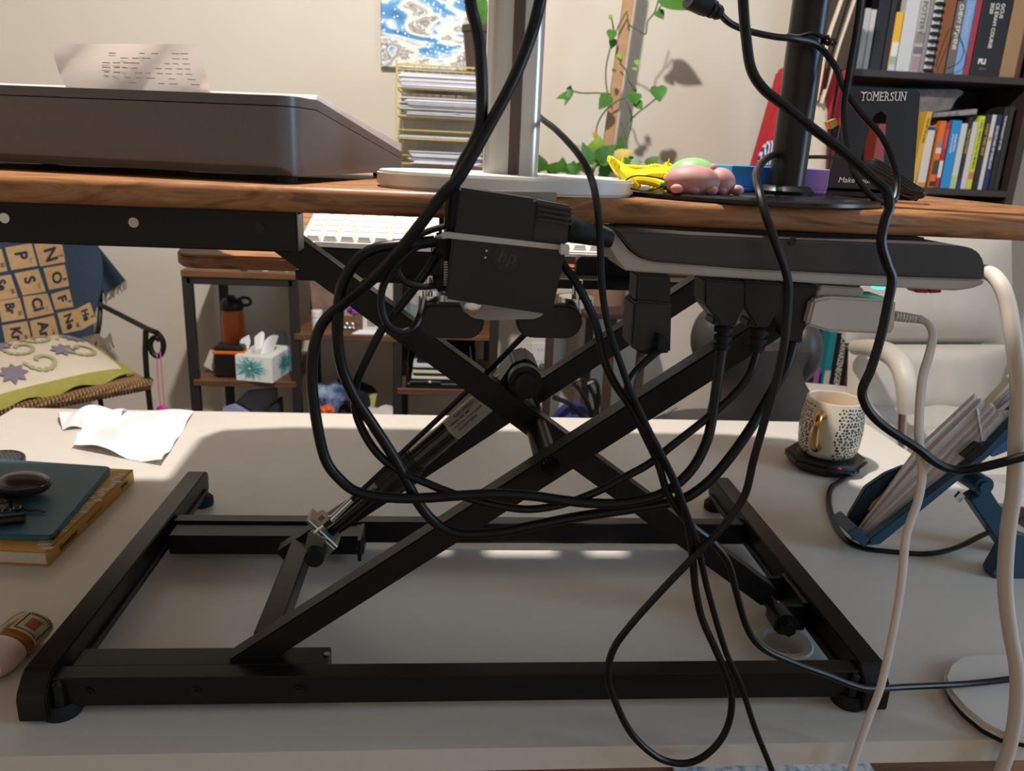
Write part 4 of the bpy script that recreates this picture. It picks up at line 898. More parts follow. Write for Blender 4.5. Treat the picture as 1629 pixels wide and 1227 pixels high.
# water bottle
wb = thing('water_bottle', 'orange water bottle with black lid and carry loop on the shelf', 'water bottle', (xpx(376, 590, 1.80), 1.80, zB))
wx = at(374, 570, 1.80).x; wz = zB+.0005; wh = zpx(376, 493, 1.80)-wz
MB().lathe([(0, 0), (.031, 0), (.033, .004), (.033, wh*.9), (.030, wh), (0, wh)], (wx, 1.80, wz), 32).obj('body', mat('orange_bottle', 'c8641c', .35, 0, .06, 20), wb)
MB().lathe([(0, wh), (.032, wh), (.033, wh+.004), (.032, wh+.022), (.026, wh+.032), (.014, wh+.036), (0, wh+.036)], (wx, 1.80, wz), 32).box((wx-.012, 1.785, wz+wh+.03), (wx+.008, 1.815, wz+wh+.044), .004).obj('lid', M_BLACK, wb, label='black lid')
MB().tube([(wx+.038+.018*math.cos(a), 1.80, wz+wh+.026+.012*math.sin(a)) for a in [2*PI*k/24 for k in range(25)]], .0045, 10).obj('carry_loop', M_BLACK, wb)
# black and orange box, card
bb_ = thing('battery_case', 'black hard case with orange band left of the tissue box', 'case', at(357, 598, 1.64))
a, b = at(341, 600, 1.62), at(376, 556, 1.62)
MB().box((a.x, 1.62, zB), (b.x+.02, 1.68, b.z-.014), .006).obj('body', M_BLACK, bb_); MB().box((a.x-.001, 1.619, b.z-.016), (b.x+.021, 1.681, b.z-.007), .002).obj('band', mat('orange_band', 'd0671f', .45), bb_, label='orange band'); MB().box((a.x+.001, 1.622, b.z-.008), (b.x+.018, 1.678, b.z+.008), .006).obj('lid', M_BLACK, bb_)
mb = MB(); slab(mb, [(324, 582), (334, 557), (346, 560), (338, 590)], 1.66, .003); tag1(mb, 'price_card', mat('white_card', 'd9d2c8', .7), 'small white printed card leaning left of the black case', 'card')
# tissue box
tb = thing('tissue_box', 'white tissue box with teal flower print on the middle shelf', 'tissue box', at(415, 605, 1.62))
tA, tB_, tC = at(376, 606, 1.60), at(434, 612, 1.575), at(466, 592, 1.72)
hgt = Vector((0, 0, at(376, 566, 1.60).z-at(376, 606, 1.60).z)); zb = zB+.0005
for v in (tA, tB_, tC): v.z = zb
tD = tA+(tC-tB_)
flm = ramp_mat('teal_flowers', [(.38, 'eef0ec'), (.47, 'bfe0dc'), (.54, '4fb3ad'), (.60, '2a8f8a'), (.66, '86b86a'), (.72, 'e9ede6')], 'noise', 9, (1, 1, .7), rough=.6, distort=2.2)
MB().prism([tA, tB_, tC, tD], hgt, .001).obj('carton', mat('carton_pale', 'e6e6e2', .55, 0, .02, 20), tb)
def burst(mb, o, u_, v_, cu, cv, R_, k0, asp):
    n_ = u_.cross(v_).normalized(); n_ = -n_ if n_.dot(CP-o) < 0 else n_; r_ = random.Random(k0)
    for k in range(26):
        a = 2*PI*k/26+r_.uniform(-.1, .1); L = R_*r_.uniform(.6, 1); t = bmesh.new(); vs = []
        for s_, w_ in ((.12, .0), (.4, .09), (.75, .07), (1, 0), (.75, -.07), (.4, -.09)):
            x = L*(s_*math.cos(a)-w_*math.sin(a)); y = L*(s_*math.sin(a)+w_*math.cos(a)); vs.append(t.verts.new(o+u_*max(.01, min(.99, cu+x))+v_*max(.02, min(.98, cv+y*asp))+n_*.0004*(1+k*.05)))
        t.faces.new(vs); mb._merge(t)
for j, (c_, k0, Rf) in enumerate((('9fd4d6', 1, .66), ('35a0a8', 2, .5), ('5fae8a', 3, .3))):
    mb = MB(); burst(mb, tA, tB_-tA, hgt, .38, .52, Rf*.9, k0, 1.0); burst(mb, tB_, tC-tB_, hgt, .62, .5, Rf*.75, k0+5, 1.1); mb.obj('flower_print', mat('print_'+c_, c_, .55), tb, smooth=0, kind='stuff')
tc_ = (tA+tC)/2+hgt
ex, ey = (tB_-tA).normalized(), (tC-tB_).normalized()
mb = MB(); mb.prism([tc_+ex*.032*math.cos(a)+ey*.05*math.sin(a) for a in [2*PI*k/24 for k in range(24)]], (0, 0, .0006)); mb.obj('opening', mat('film', 'c9c9c2', .3), tb)
def tuft(u, v): return tc_+ex*(.05*(u-.5)*(1+.3*v))+ey*(.03*math.sin(7*u)+.02*(v-.5))+Vector((0, 0, .034*v*(1+.35*math.sin(9*u))))
MB().sheet(tuft, 22, 8, .0006).obj('tissue_tuft', mat('tissue', 'eceaec'), tb, label='white tissues pulled up through the slot')
mb = MB(); slab(mb, [(377, 560), (383, 540), (396, 533), (398, 545), (392, 566), (380, 570)], 1.66, .006, .001); tag1(mb, 'crumpled_tissue', mat('tissue', 'eceaec'), 'crumpled white tissue behind the tissue box near the orange bottle', 'tissue')
mb = MB().lathe([(0, 0), (.007, 0), (.007, .04), (.003, .055), (0, .06)], (xpx(410, 560, 1.78), 1.78, zB), 14); tag1(mb, 'glue_stick', mat('yellow_tip', 'c9b04a', .5), 'small bottle with yellow tip behind the tissue box', 'bottle')
mb = MB().lathe([(0, 0), (.022, 0), (.022, .085), (.018, .092), (.018, .1), (0, .1)], (xpx(447, 560, 1.80), 1.80, zB), 24); tag1(mb, 'clear_jar', mat('grey_plastic', '8c939c', .3), 'grey translucent jar at the back right behind the tissue box', 'jar')
# lower shelf of the first bay
mb = MB(); slab(mb, [(362, 652), (395, 622), (440, 618), (445, 700), (362, 700)], 1.66, .012, .002); lt_ = tag1(mb, 'grey_laptop', mat('laptop_grey', '6a6a70', .4, .3), 'grey laptop leaning under the middle shelf', 'laptop')
mb = MB(); slab(mb, [(354, 650), (372, 644), (400, 662), (400, 700), (352, 700)], 1.63, .02, .001); tag1(mb, 'lilac_papers', mat('lilac', '9a9bc0', .7), 'lilac papers lying before the grey laptop', 'papers')
mb = MB(); slab(mb, [(428, 646), (444, 638), (448, 700), (426, 700)], 1.64, .05, .002); tag1(mb, 'dark_box', mat('navy_box', '2b3238', .5), 'dark navy box right of the grey laptop', 'box')
# second bay
def jar(name, px, py, Y, prof, m, label, cat, z): 
    return tag1(MB().lathe(prof, (xpx(px, py, Y), Y, z), 24), name, m, label, cat)
pb_ = thing('pill_bottle', 'white pill bottle standing on the short brown shelf', 'bottle', (xpx(505, 520, 1.65), 1.65, zC))
bx = xpx(505, 520, 1.65)
MB().lathe([(0, 0), (.0145, 0), (.015, .002), (.015, .034), (.011, .039), (0, .039)], (bx, 1.65, zC), 24).obj('body', M_WHITE, pb_); MB().lathe([(0, .038), (.0155, .038), (.0155, .056), (.014, .058), (0, .058)], (bx, 1.65, zC), 24).obj('cap', M_WHITE, pb_)
mb = MB(); slab(mb, [(492, 446), (560, 440), (566, 524), (500, 524)], 1.86, .012, .002); tag1(mb, 'picture_panel', ramp_mat('pink_brown', [(.3, '6b5148'), (.5, '9c7f70'), (.7, 'c2a38c')], 'noise', 9, rough=.5), 'blurry pink-brown picture panel leaning behind the pill bottle', 'picture')
mb = MB()
for k in range(9): a = 2*PI*k/9; mb.ell(at(562, 494, 1.7)+Vector((.012*math.cos(a), .006*math.sin(2*a), .009*math.sin(a))), (.008, .004, .006), seg=8)
fl = thing('purple_flower', 'shiny purple artificial flower on the short brown shelf', 'ornament', (xpx(560, 520, 1.7), 1.7, zC)); mb.obj('petals', mat('purple_foil', '8a3fb0', .25), fl)
p = at(562, 494, 1.7); MB().cyl((p.x, p.y, zC), p, .003, seg=8).obj('stem', M_STEM, fl)
for k, (px, py) in enumerate(((552, 508), (561, 507), (556, 514), (549, 516), (562, 516))):
    tag(MB().ell(Vector((xpx(px, py, 1.66), 1.66, zC+.0065+(.012 if py < 510 else 0))), (.0065, .0065, .0065), seg=14).obj('silver_bead', M_CHROME), ['upper left silver ball of the pile below the purple flower', 'upper right silver ball of the pile below the purple flower', 'middle lower silver ball of the pile below the purple flower', 'lower left silver ball of the pile below the purple flower', 'lower right silver ball of the pile below the purple flower'][k], 'bead', 'silver beads under the purple flower')
ct = thing('pill_carton', 'white carton with printed barcode on the short brown shelf', 'box', (xpx(595, 525, 1.68), 1.68, zC))
a, b = at(577, 525, 1.66), at(612, 490, 1.66)
MB().box((a.x, 1.66, zC), (b.x, 1.72, b.z), .001).obj('body', mat('carton_white', 'c9c4c0', .6), ct)
mb = MB()
for k in range(9): x = a.x+.014+.0026*k; mb.box((x, 1.6595, zC+.012), (x+.0013, 1.66, b.z-.012))
mb.obj('barcode', M_DARKINK, ct)
mb = MB().prism([Vector((xpx(562, 525, 1.64), 1.61, zC)), Vector((xpx(615, 525, 1.64), 1.61, zC)), Vector((xpx(615, 525, 1.64), 1.68, zC)), Vector((xpx(570, 525, 1.64), 1.66, zC))], (0, 0, .002)); tag1(mb, 'note_paper', M_PAPER, 'white paper slip on the front of the short brown shelf', 'paper')
zf = zE
mb = MB()
rnd = random.Random(4)
def bag(name, px, py, Y, r, m, label, cat, sq=1):
    t = bmesh.new(); bmesh.ops.create_icosphere(t, subdivisions=3, radius=1); c = at(px, py, Y)
    for v in t.verts:
        k = 1+.16*math.sin(5*v.co.x+3*v.co.z+px)+.10*math.sin(9*v.co.y-7*v.co.z+py); v.co = c+Vector((v.co.x*r[0]*k, v.co.y*r[1]*k, v.co.z*r[2]*k))
    mb = MB(); mb._merge(t); return tag1(mb, name, m, label, cat, smooth=25)
bag('plastic_bag', 524, 634, 1.72, (.045, .04, .05), ramp_mat('bag_blue', [(.35, '3a4a78'), (.55, '8fa0b8'), (.7, '9fc0c4')], 'noise', 25, rough=.25), 'crumpled blue and clear plastic bag on the lowest shelf', 'bag')
bag('black_bag', 560, 640, 1.76, (.075, .05, .075), mat('bag_black', '1d1b1c', .6), 'black cloth bag on the lowest shelf right of the blue plastic bag', 'bag')
bag('orange_pouch', 520, 652, 1.65, (.02, .016, .014), mat('bright_orange', 'e0652c', .5), 'small bright orange pouch before the blue plastic bag', 'pouch')
bag('white_bag', 607, 662, 1.68, (.05, .04, .028), mat('bag_white', 'cfcbc6', .5), 'crumpled white paper bag on the lowest shelf', 'bag')
for k, (px, c_) in enumerate(((584, '2d6f6a'), (592, 'c9b878'))):
    mb = MB(); slab(mb, [(px-4, 628), (px+8, 626), (px+2, 655), (px-6, 655)], 1.74, .01, .001); tag1(mb, 'packet', mat('packet_%d' % k, c_, .5), ['teal paper packet', 'pale yellow paper packet'][k]+' standing behind the white paper bag', 'packet')
# third bay: black letter tray with notebooks
lt3 = thing('letter_tray', 'black letter tray on the brown shelf behind the gas spring', 'tray', (xpx(690, 610, 1.68), 1.68, zD))
x0, x1 = xpx(646, 620, 1.62), xpx(758, 620, 1.62)
MB().box((x0, 1.60, zD+.001), (x1, 1.88, zD+.016), .003).box((x0, 1.60, zD+.01), (x0+.006, 1.88, zD+.075), .002).box((x1-.006, 1.60, zD+.01), (x1, 1.88, zD+.075), .002).box((x0, 1.87, zD+.01), (x1, 1.88, zD+.12), .002).obj('tray', M_BLACK, lt3)
zz = zD+.0165
for k, (c_, h, dx, lb) in enumerate((('1b1a1c', .010, .02, 'black notebook lowest in the letter tray'), ('d6d2c2', .008, .004, 'cream notebook above the black one in the letter tray'), ('1b1a1c', .009, .012, 'black folder in the middle of the letter tray'), ('cfc8a8', .009, .008, 'yellowish notepad high in the letter tray'), ('1e1e22', .008, .014, 'thin black notebook below the white papers in the letter tray'), ('c9c9d4', .010, .008, 'white papers on top of the pile in the letter tray'))):
    o = MB().box((x0+.012+dx, 1.606+dx*.3, zz), (x1-.014, 1.84, zz+h-.0005), .001).obj('notebook', mat('note_'+c_, c_, .6)); tag(o, lb, 'notebook', 'notebooks in the black letter tray'); zz += h
mb = MB(); mb.prism([Vector((x0+.03, 1.62, zz)), Vector((x1-.02, 1.62, zz)), Vector((x1-.02, 1.84, zz+.002)), Vector((x0+.06, 1.84, zz+.02))], (0, 0, .012), .002); tag1(mb, 'black_folder', M_BLACK, 'black folder lying tilted on top of the letter tray pile', 'folder')
pn_ = thing('marker_pen', 'black pen with cream band at the front of the letter tray', 'pen', (x0+.07, 1.60, zD+.018))
MB().cyl((x0+.012, 1.596, zD+.021), (x0+.1, 1.596, zD+.021), .0035, seg=12).obj('barrel', M_BLACK, pn_); MB().cyl((x0+.066, 1.596, zD+.021), (x0+.072, 1.596, zD+.021), .0042, seg=12).obj('band', mat('cream_band', 'c9b98a', .5), pn_)
for k, (px, py) in enumerate(((763, 515), (760, 528))):
    mb = MB(); slab(mb, [(px-6, py-7), (px+5, py-8), (px+4, py+6), (px-8, py+6)], 1.9, .008, .001); tag1(mb, 'white_clip', M_WHITE, ['upper white clip hanging by the right shelf post', 'lower white clip hanging by the right shelf post'][k], 'clip')
gj = jar('glass_jar', 650, 480, 1.72, [(0, 0), (.035, 0), (.037, .003), (.037, .075), (.034, .075), (.034, .005), (0, .005)], mat('clear_glass', 'dfe9ea', .05, 0, 0, 1, 0, 0, .9), 'clear glass jar on the shelf behind the looped cables', 'jar', zC+.0)
gj.location.x += .02
MB().box((pxs[2], 1.62, zC-.012), (pxs[3], 1.95, zC), .0015).obj('board', M_RUSTIC, su)

# ------------------------------------------------------------------ gold wire paper tray on top of the shelf unit
M_GOLD = mat('gold_wire', 'd8c67c', .35, .4)
TY0, TY1 = 1.68, 1.95
wtray = thing('wire_paper_tray', 'four-tier gold wire paper tray on the shelf unit', 'paper tray', (-.08, 1.8, .336))
tx0, tx1 = xpx(631, 150, TY0), xpx(778, 150, TY0)
tz = [at(690, y, TY0).z for y in (105, 142, 186, 222, 262)]
for x in (tx0, tx1):
    for y in (TY0, TY1): MB().cyl((x, y, .337), (x, y, tz[0]+.012), .0028, seg=8).obj('corner_post', M_GOLD, wtray)
def wire(pts, r=.0017): return [Vector(p) for p in pts], r
for k, z in enumerate(tz):
    mb = MB()
    for hz in ((z, z+.022) if k else (z, z-.012)):
        mb.tube([(tx0, TY0, hz), (tx1, TY0, hz)], .0024 if hz == z else .0016, 6); mb.tube([(tx0, TY1, hz), (tx1, TY1, hz)], .0018, 6)
        for x in (tx0, tx1): mb.tube([(x, TY0, hz), (x, TY1, hz)], .0018, 6)
    n = 11
    for j in range(n+1):
        x = tx0+(tx1-tx0)*j/n; mb.tube([(x, TY0, z), (x, TY1, z), (x, TY1, z+(.03 if k else -.012))], .0011, 5)
    mb.obj('tier', M_GOLD, wtray)
mb = MB()
for j in range(12): x = tx0+(tx1-tx0)*j/11; mb.tube([(x, TY1, tz[4]), (x, TY1, tz[0])], .0011, 5)
mb.obj('back_wires', M_GOLD, wtray)
rnd = random.Random(9)
def stack(z, n, x0, x1, labels, skew=.006, th=.0022):
    mb = MB()
    for j in range(n):
        zz = z+th*j; a, b = x0+rnd.uniform(0, skew*2), x1-rnd.uniform(0, skew*2); y0 = TY0-.004+rnd.uniform(-skew, skew)
        t = rnd.uniform(-.002, .002); mb.prism([Vector((a, y0, zz)), Vector((b, y0+t, zz)), Vector((b, TY1-.01, zz+t)), Vector((a, TY1-.01, zz))], (0, 0, th*.7))
    return tag(mb.obj('paper_stack', M_PAPER, smooth=0), labels, 'papers', 'paper stacks in the wire tray')
stack(tz[1]+.002, 17, tx0+.004, tx1-.006, 'neat stack of white papers in the top tier of the wire tray')
stack(tz[2]+.002, 21, tx0+.004, tx1-.006, 'untidy thick stack of papers in the second tier of the wire tray', .016)
stack(tz[3]+.002, 3, tx0+.004, tx1-.006, 'few sheets lying in the third tier of the wire tray')
stack(tz[4]+.002, 15, tx0+.030, tx1-.006, 'stack of papers in the lowest tier of the wire tray', .01)
def curl(u, v): 
    p = Vector((tx0+.03+.14*u, TY0-.012+.1*v, tz[2]+.022-.012*(1-v)*u-.003*math.sin(6*u))); return p
tag1(MB().sheet(curl, 12, 6, .0008), 'curled_paper', M_PAPER, 'curled white sheet hanging out of the second tier of the wire tray', 'paper')

def leaf_mesh(base, tip, w, nrm_, fold=.25, droop=.15):
    base, tip = Vector(base), Vector(tip); L = (tip-base).length; d = (tip-base)/L; nrm_ = Vector(nrm_); nrm_ = (nrm_-d*nrm_.dot(d)).normalized(); s_ = d.cross(nrm_)
    prof = [(0, .0), (-.06, .42), (.02, .78), (.2, 1.0), (.42, .90), (.64, .62), (.84, .28), (1, 0)]
    t = bmesh.new(); rows = []
    for k, (u, h) in enumerate(prof):
        uu = max(u, 0) if k else 0; mid = base+d*(max(0, [0, .03, .1, .22, .42, .64, .84, 1][k])*L)-nrm_*droop*L*uu*uu
        rim = base+d*u*L-nrm_*droop*L*max(u, 0)**2+nrm_*fold*h*w
        rows.append((t.verts.new(mid), t.verts.new(rim+s_*h*w), t.verts.new(rim-s_*h*w)))
    for a, b in zip(rows, rows[1:]):
        t.faces.new((a[0], b[0], b[1], a[1])); t.faces.new((a[0], a[2], b[2], b[0]))
    bmesh.ops.remove_doubles(t, verts=t.verts[:], dist=1e-6); bmesh.ops.dissolve_degenerate(t, edges=t.edges[:], dist=1e-6)
    bmesh.ops.solidify(t, geom=t.faces[:], thickness=.0008); return t
def leaf(parent, b, tp, wpx, Y, m, tilt=0):
    B, T = at(*b, Y), at(*tp, Y-.015); w = wpx/2*(Y-CP.y)/CAM['f']
    mb = MB(); mb._merge(leaf_mesh(B, T, w, Vector((.25*math.sin(b[0]), -1, .25+tilt)), .18*math.cos(b[1]), .1)); return mb.obj('leaf', m, parent, smooth=60)
def vine(parent, pts, Y, r=.0022):
    return MB().tube(pxpath([(x, y, Y+dy) for x, y, dy in pts]), r, 6).obj('stem', M_STEM, parent)
# potted plant on the paper tray
pp = thing('small_potted_plant', 'green plant in a dark brown pot on top of the wire tray', 'plant', (xpx(758, 100, 1.78), 1.78, tz[0]))
px_ = xpx(760, 80, 1.78); pz = tz[0]+.003; ph = at(755, 42, 1.78).z-pz
MB().lathe([(0, 0), (.030, 0), (.042, ph*.86), (.046, ph*.86), (.046, ph), (.040, ph), (.038, ph*.9), (0, ph*.88)], (px_, 1.78, pz), 32).obj('pot', mat('pot_brown', '4b3c34', .55), pp)
for b, t_, w in (((762, 42), (772, -12), 26), ((758, 40), (746, -20), 22), ((768, 44), (790, 4), 22), ((764, 40), (762, -40), 24), ((770, 42), (800, -20), 20)): leaf(pp, b, t_, w, 1.77, M_LEAF)

# ------------------------------------------------------------------ climbing plant on a stand by the wall
st = thing('plant_stand', 'round plant stand on dark brown wooden legs against the far wall', 'plant stand', (.44, 1.80, FZ))
M_DKW = mat('dark_walnut', '45322a', .5, 0, .15, 40)
sc_ = Vector((.435, 1.80, .045))
MB().lathe([(0, -.02), (.170, -.02), (.172, -.017), (.172, -.002), (.170, 0), (0, 0)], sc_, 48).obj('top', M_DKW, st)
for x, y in ((xpx(871, 600, 1.78), 1.78), (xpx(1017, 590, 1.78), 1.78), (sc_.x, 1.93), (sc_.x+.02, 1.68)): MB().box((x-.0125, y-.0125, FZ), (x+.0125, y+.0125, .026), .002).obj('leg', M_DKW, st)
pl = thing('climbing_plant', 'heart-leaved climbing plant in a pot with a tan wooden stake', 'plant', sc_)
MB().lathe([(0, 0), (.075, 0), (.105, .27), (.112, .27), (.112, .295), (.100, .295), (.098, .275), (0, .27)], sc_, 40).obj('pot', mat('clay_pot', '8a6a58', .7, 0, .1, 30), pl)
MB().lathe([(0, .272), (.098, .272), (.09, .282), (.03, .288), (0, .288)], sc_, 24).obj('soil', mat('soil', '2f241c', .95, 0, .4, 80), pl)
a, b = at(964, 262, 1.80), at(1012, -80, 1.80); a2 = Vector((a.x-.01, 1.80, sc_.z+.28))
dv = (b-a).normalized(); s_ = Vector((dv.z, 0, -dv.x))*.0155
MB().prism([a2-s_, a2+s_, b+s_, b-s_], (0, .014, 0), .001).obj('stake', mat('pine_stake', 'b08a66', .6, 0, .12, 30), pl, label='tan wooden stake')
V = [[(948, 215, 0), (950, 200, 0), (960, 180, -.01), (980, 162, -.02), (1000, 153, -.02), (1006, 150, -.01)], [(973, 164, -.01), (965, 140, -.01), (964, 110, -.01), (970, 80, -.01), (980, 50, -.015), (993, 25, -.015), (998, 18, -.01)], [(974, 72, 0), (976, 48, 0), (972, 25, 0)], [(998, 22, -.01), (1000, 38, -.012), (1012, 46, -.01), (1027, 54, -.01), (1030, 35, -.01), (1042, 18, -.01), (1050, -10, -.01)], [(972, 150, 0), (950, 148, 0), (925, 148, 0), (905, 143, 0)], [(985, 100, -.02), (996, 112, -.02), (1000, 128, -.02), (1012, 143, -.015)], [(1046, 155, -.02), (1030, 168, -.01), (1012, 182, 0), (996, 200, 0), (985, 222, 0)], [(995, 160, -.02), (1004, 180, -.02), (1004, 200, -.01), (996, 225, 0)], [(988, 195, .0), (994, 214, 0), (998, 236, 0)], [(1046, 18, -.01), (1056, 2, -.01)]]
for v in V: vine(pl, v, 1.79)
LV = [((1052, -8), (1100, 14), 30, 0), ((1046, 18), (1056, 30), 16, 0), ((974, 48), (972, 64), 16, 0), ((976, 62), (972, 78), 14, 0), ((972, 24), (969, 30), 6, 1), ((968, 152), (953, 174), 22, 0), ((1046, 138), (1050, 162), 28, 0), ((1003, 146), (1010, 154), 18, 0), ((1008, 150), (1012, 166), 24, 0), ((1012, 162), (1022, 174), 16, 0), ((1012, 96), (1018, 106), 9, 1), ((1008, 108), (1012, 112), 8, 1), ((984, 86), (988, 94), 8, 1), ((978, 110), (975, 114), 7, 0), ((908, 142), (898, 168), 12, 0), ((908, 150), (885, 156), 12, 0), ((905, 144), (908, 136), 9, 0),
      ((862, 272), (858, 246), 26, 0), ((876, 274), (888, 258), 20, 0), ((893, 274), (896, 250), 20, 0), ((906, 276), (914, 256), 22, 0), ((925, 272), (936, 254), 26, 0), ((938, 262), (928, 226), 26, 0), ((948, 246), (954, 216), 32, 1), ((952, 256), (978, 230), 30, 0), ((940, 250), (960, 262), 30, 0), ((968, 254), (958, 232), 24, 0), ((984, 246), (990, 216), 16, 0), ((978, 248), (1008, 240), 18, 2), ((1000, 256), (1022, 258), 22, 0), ((1028, 262), (1052, 248), 16, 0), ((955, 276), (975, 268), 22, 0), ((915, 270), (900, 262), 18, 0), ((950, 218), (942, 210), 10, 2), ((932, 274), (948, 266), 20, 0), ((970, 268), (985, 258), 22, 0), ((880, 276), (868, 262), 18, 0), ((990, 262), (1004, 252), 18, 0)]
for b, t_, w, c_ in LV:
    leaf(pl, b, t_, w, 1.76+.04*math.sin(b[0]*1.7), (M_LEAF, M_LEAF2, mat('leaf_yellow', 'c9b04a', .5, 0, .2, 30))[c_])

# ------------------------------------------------------------------ bookcase
bc = thing('bookcase', 'dark brown bookcase full of books against the far wall on the right', 'bookcase', (1.35, 1.88, FZ))
M_BC = mat('bookcase_wood', '3a2e2a', .5, 0, .12, 20)
KY = 1.74
kx0, kx1 = xpx(1338, 200, KY), xpx(1604, 300, KY)+.012
for x in (kx0, kx1): MB().box((x-.012, KY, FZ), (x+.012, 1.985, 1.3), .001).obj('side_panel', M_BC, bc)
MB().box((kx0, 1.98, FZ), (kx1, 1.99, 1.3)).obj('back_panel', M_BC, bc)
z1, z2 = at(1500, 117, KY).z, at(1530, 301, KY).z; zs_ = [z1, z2, 2*z2-z1, 3*z2-2*z1, z1+.42, FZ+.1]
for z in zs_: MB().box((kx0+.012, KY, z-.019), (kx1-.012, 1.98, z), .001).obj('shelf_board', M_BC, bc)
zs3 = zs_[3]
random.seed(21)
def book(xa, xb, ztop_, z0, col, label, Y=KY+.02, depth=.16, pages=True, title=None, tcol=None, tsize=.5, rough=.5, band=None, group=None, tstart=.08, lean=0):
    w = xb-xa; t = thing('book', label, 'book', ((xa+xb)/2, Y, z0), group); L = MB(); m = mat('cover_'+col, col, rough)
    sh = Matrix.Identity(4); sh[0][2] = lean; M = Matrix.Translation((xa, Y, z0)) @ sh; h = ztop_-z0; ct = min(.0022, w*.12)
    mb = MB(); mb.box((0, 0, 0), (w, .0025, h), .0008, M); mb.box((0, .0025, 0), (ct, depth, h), 0, M); mb.box((w-ct, .0025, 0), (w, depth, h), 0, M); mb.obj('cover', m, t, smooth=0)
    MB().box((ct, .003, .002), (w-ct, depth-.004, h-.004), 0, M).obj('pages', mat('pages', 'd8cdbb'), t, smooth=0)
    if title:
        ts = w*tsize
        for i, ln in enumerate(title if isinstance(title, (list, tuple)) else [title]):
            nl = len(title) if isinstance(title, (list, tuple)) else 1
            xo = w*(.5+.0*i)-ts*.36+(nl-1-2*i)*ts*.55
            o = text(ln, M @ Vector((xo, -.0003, h*(1-tstart))), (lean*-1, 0, -1), (1, 0, 0), ts, tcol or M_INK, t, ext=.0002, bold=.0002)
            top_ = z0+h*(1-tstart); L_ = top_-min(v.co.z for v in o.data.vertices); room = h*(1-tstart)-.004
            if L_ > room:
                for v in o.data.vertices: v.co.z = top_-(top_-v.co.z)*room/L_
    if band:
        for (u0, u1, c_) in band: MB().box((w*.04, -.0004, h*u0), (w*.96, .0004, h*u1), 0, M).obj('spine_band', mat('band_'+c_, c_, .5), t, smooth=0)
    return t
U = [  # px left, right, top y (off frame means tall), colour, label, options
 (1346, 1360, -40, '2c2a2c', 'dark binder at the far left of the upper shelf behind the cable', {}),
 (1361, 1371, 12, 'b9b8b8', 'thin pale grey folder on the upper shelf left of the black binder', {}),
 (1372, 1380, 14, 'c6c4c2', 'second thin pale grey folder touching the black binder', {}),
 (1382, 1400, -60, '1f1c20', 'tall black binder on the upper shelf left of the yellow-topped book', {}),
 (1402, 1410, -60, '2a262a', 'slim black book on the upper shelf beside the yellow-topped book', {}),
 (1412, 1423, 18, 'e9b52c', 'slim yellow and white book with rainbow foot on the upper shelf', dict(band=[(0, .12, 'c4cbe0'), (.12, .26, '8fb7a0'), (.26, .5, 'e6e2d6')])),
 (1425, 1446, -60, 'cfd0d2', 'thick plain pale grey book on the upper shelf', {}),
 (1447, 1461, -80, 'b4b0ae', 'grey pottery book with pictures on its spine', dict(title='POTTERY', tcol=mat('grey_ink', '55504e', .6), tsize=.78, tstart=.40, band=[(.02, .14, 'a88f94'), (.16, .22, '6f6a80'), (.25, .34, '8d857f')])),
 (1462, 1468, -60, '8f8b88', 'thin grey book right of the pottery book', {}),
 (1484, 1502, -60, '8a5428', 'brown leather-spined book beside the black comb-bound manual', {}),
 (1505, 1517, 0, '6e6a68', 'grey paperback thriller with large white author name', dict(title='CHEVY STEVENS', tcol=M_INK, tsize=.72, tstart=.04)),
 (1518, 1532, -2, '7ea8d8', 'light blue paperback on the upper shelf', dict(title='in the mood for', tcol=mat('pale_print', 'b9c3d0', .6), tsize=.5, tstart=.06)),
 (1533, 1542, -20, 'a03a4a', 'slim crimson book on the upper shelf', {}),
 (1544, 1590, -60, '222124', 'very thick black exam course book on the upper shelf', dict(title=['OCUS', 'CE EXAM COURSE', '2020'], tsize=.165, tstart=.34)),
 (1592, 1616, -40, 'a5835f', 'tan cloth-bound book right of the thick black course book', {}),
 (1617, 1624, -60, '5c3527', 'slim reddish-brown book near the bookcase side', {}),
]
for xa, xb, yt_, col, lab, kw in U:
    Yb = KY+.02; XA, XB = at(xa, 112, Yb).x, at(xb, 112, Yb).x; book(XA, XB, at((xa+xb)/2, yt_, Yb).z, z1, col, lab, **kw)
p = at(1562, 98, KY+.02); text('PLI', Vector((p.x-.012, KY+.0195, p.z-.006)), (1, 0, 0), (0, 0, 1), .019, M_INK, [o for o in bpy.data.objects if o.get('label', '').startswith('very thick black')][0], ext=.0003, bold=.0008)
p = at(1562, 108, KY+.02); text('%s' % 'editions', Vector((p.x-.010, KY+.0195, p.z-.004)), (1, 0, 0), (0, 0, 1), .007, mat('grey_print', '8d8a88', .6), [o for o in bpy.data.objects if o.get('label', '').startswith('very thick black')][0], ext=.0003)
cm = thing('comb_bound_manual', 'comb-bound manual with black plastic rings on the upper shelf', 'manual', (at(1476, 112, KY).x, KY+.02, z1))
XA, XB = at(1470, 112, KY+.02).x, at(1483, 112, KY+.02).x; hh = at(1476, -60, KY).z-z1
MB().box((XA, KY+.024, z1), (XB, KY+.18, z1+hh), .001).obj('pages', mat('manual_white', 'd9d9da', .6), cm)
for k in range(14): MB().box((XA-.001, KY+.012, z1+.004+.0195*k), (XB+.001, KY+.026, z1+.0135+.0195*k), .003).obj('comb_ring', M_BLACK, cm)
eh = thing('wire_hoop', 'thin dark wire hoop hanging before the brown book on the upper shelf', 'wire', at(1510, 80, KY))
MB().tube(pxpath([(1488, 108, KY+.006), (1500, 70, KY-.005), (1512, 45, KY-.01), (1525, 55, KY-.01), (1533, 80, KY-.01), (1525, 100, KY-.005), (1505, 110, KY+.004)]), .0012, 6).obj('wire', M_CORD, eh)
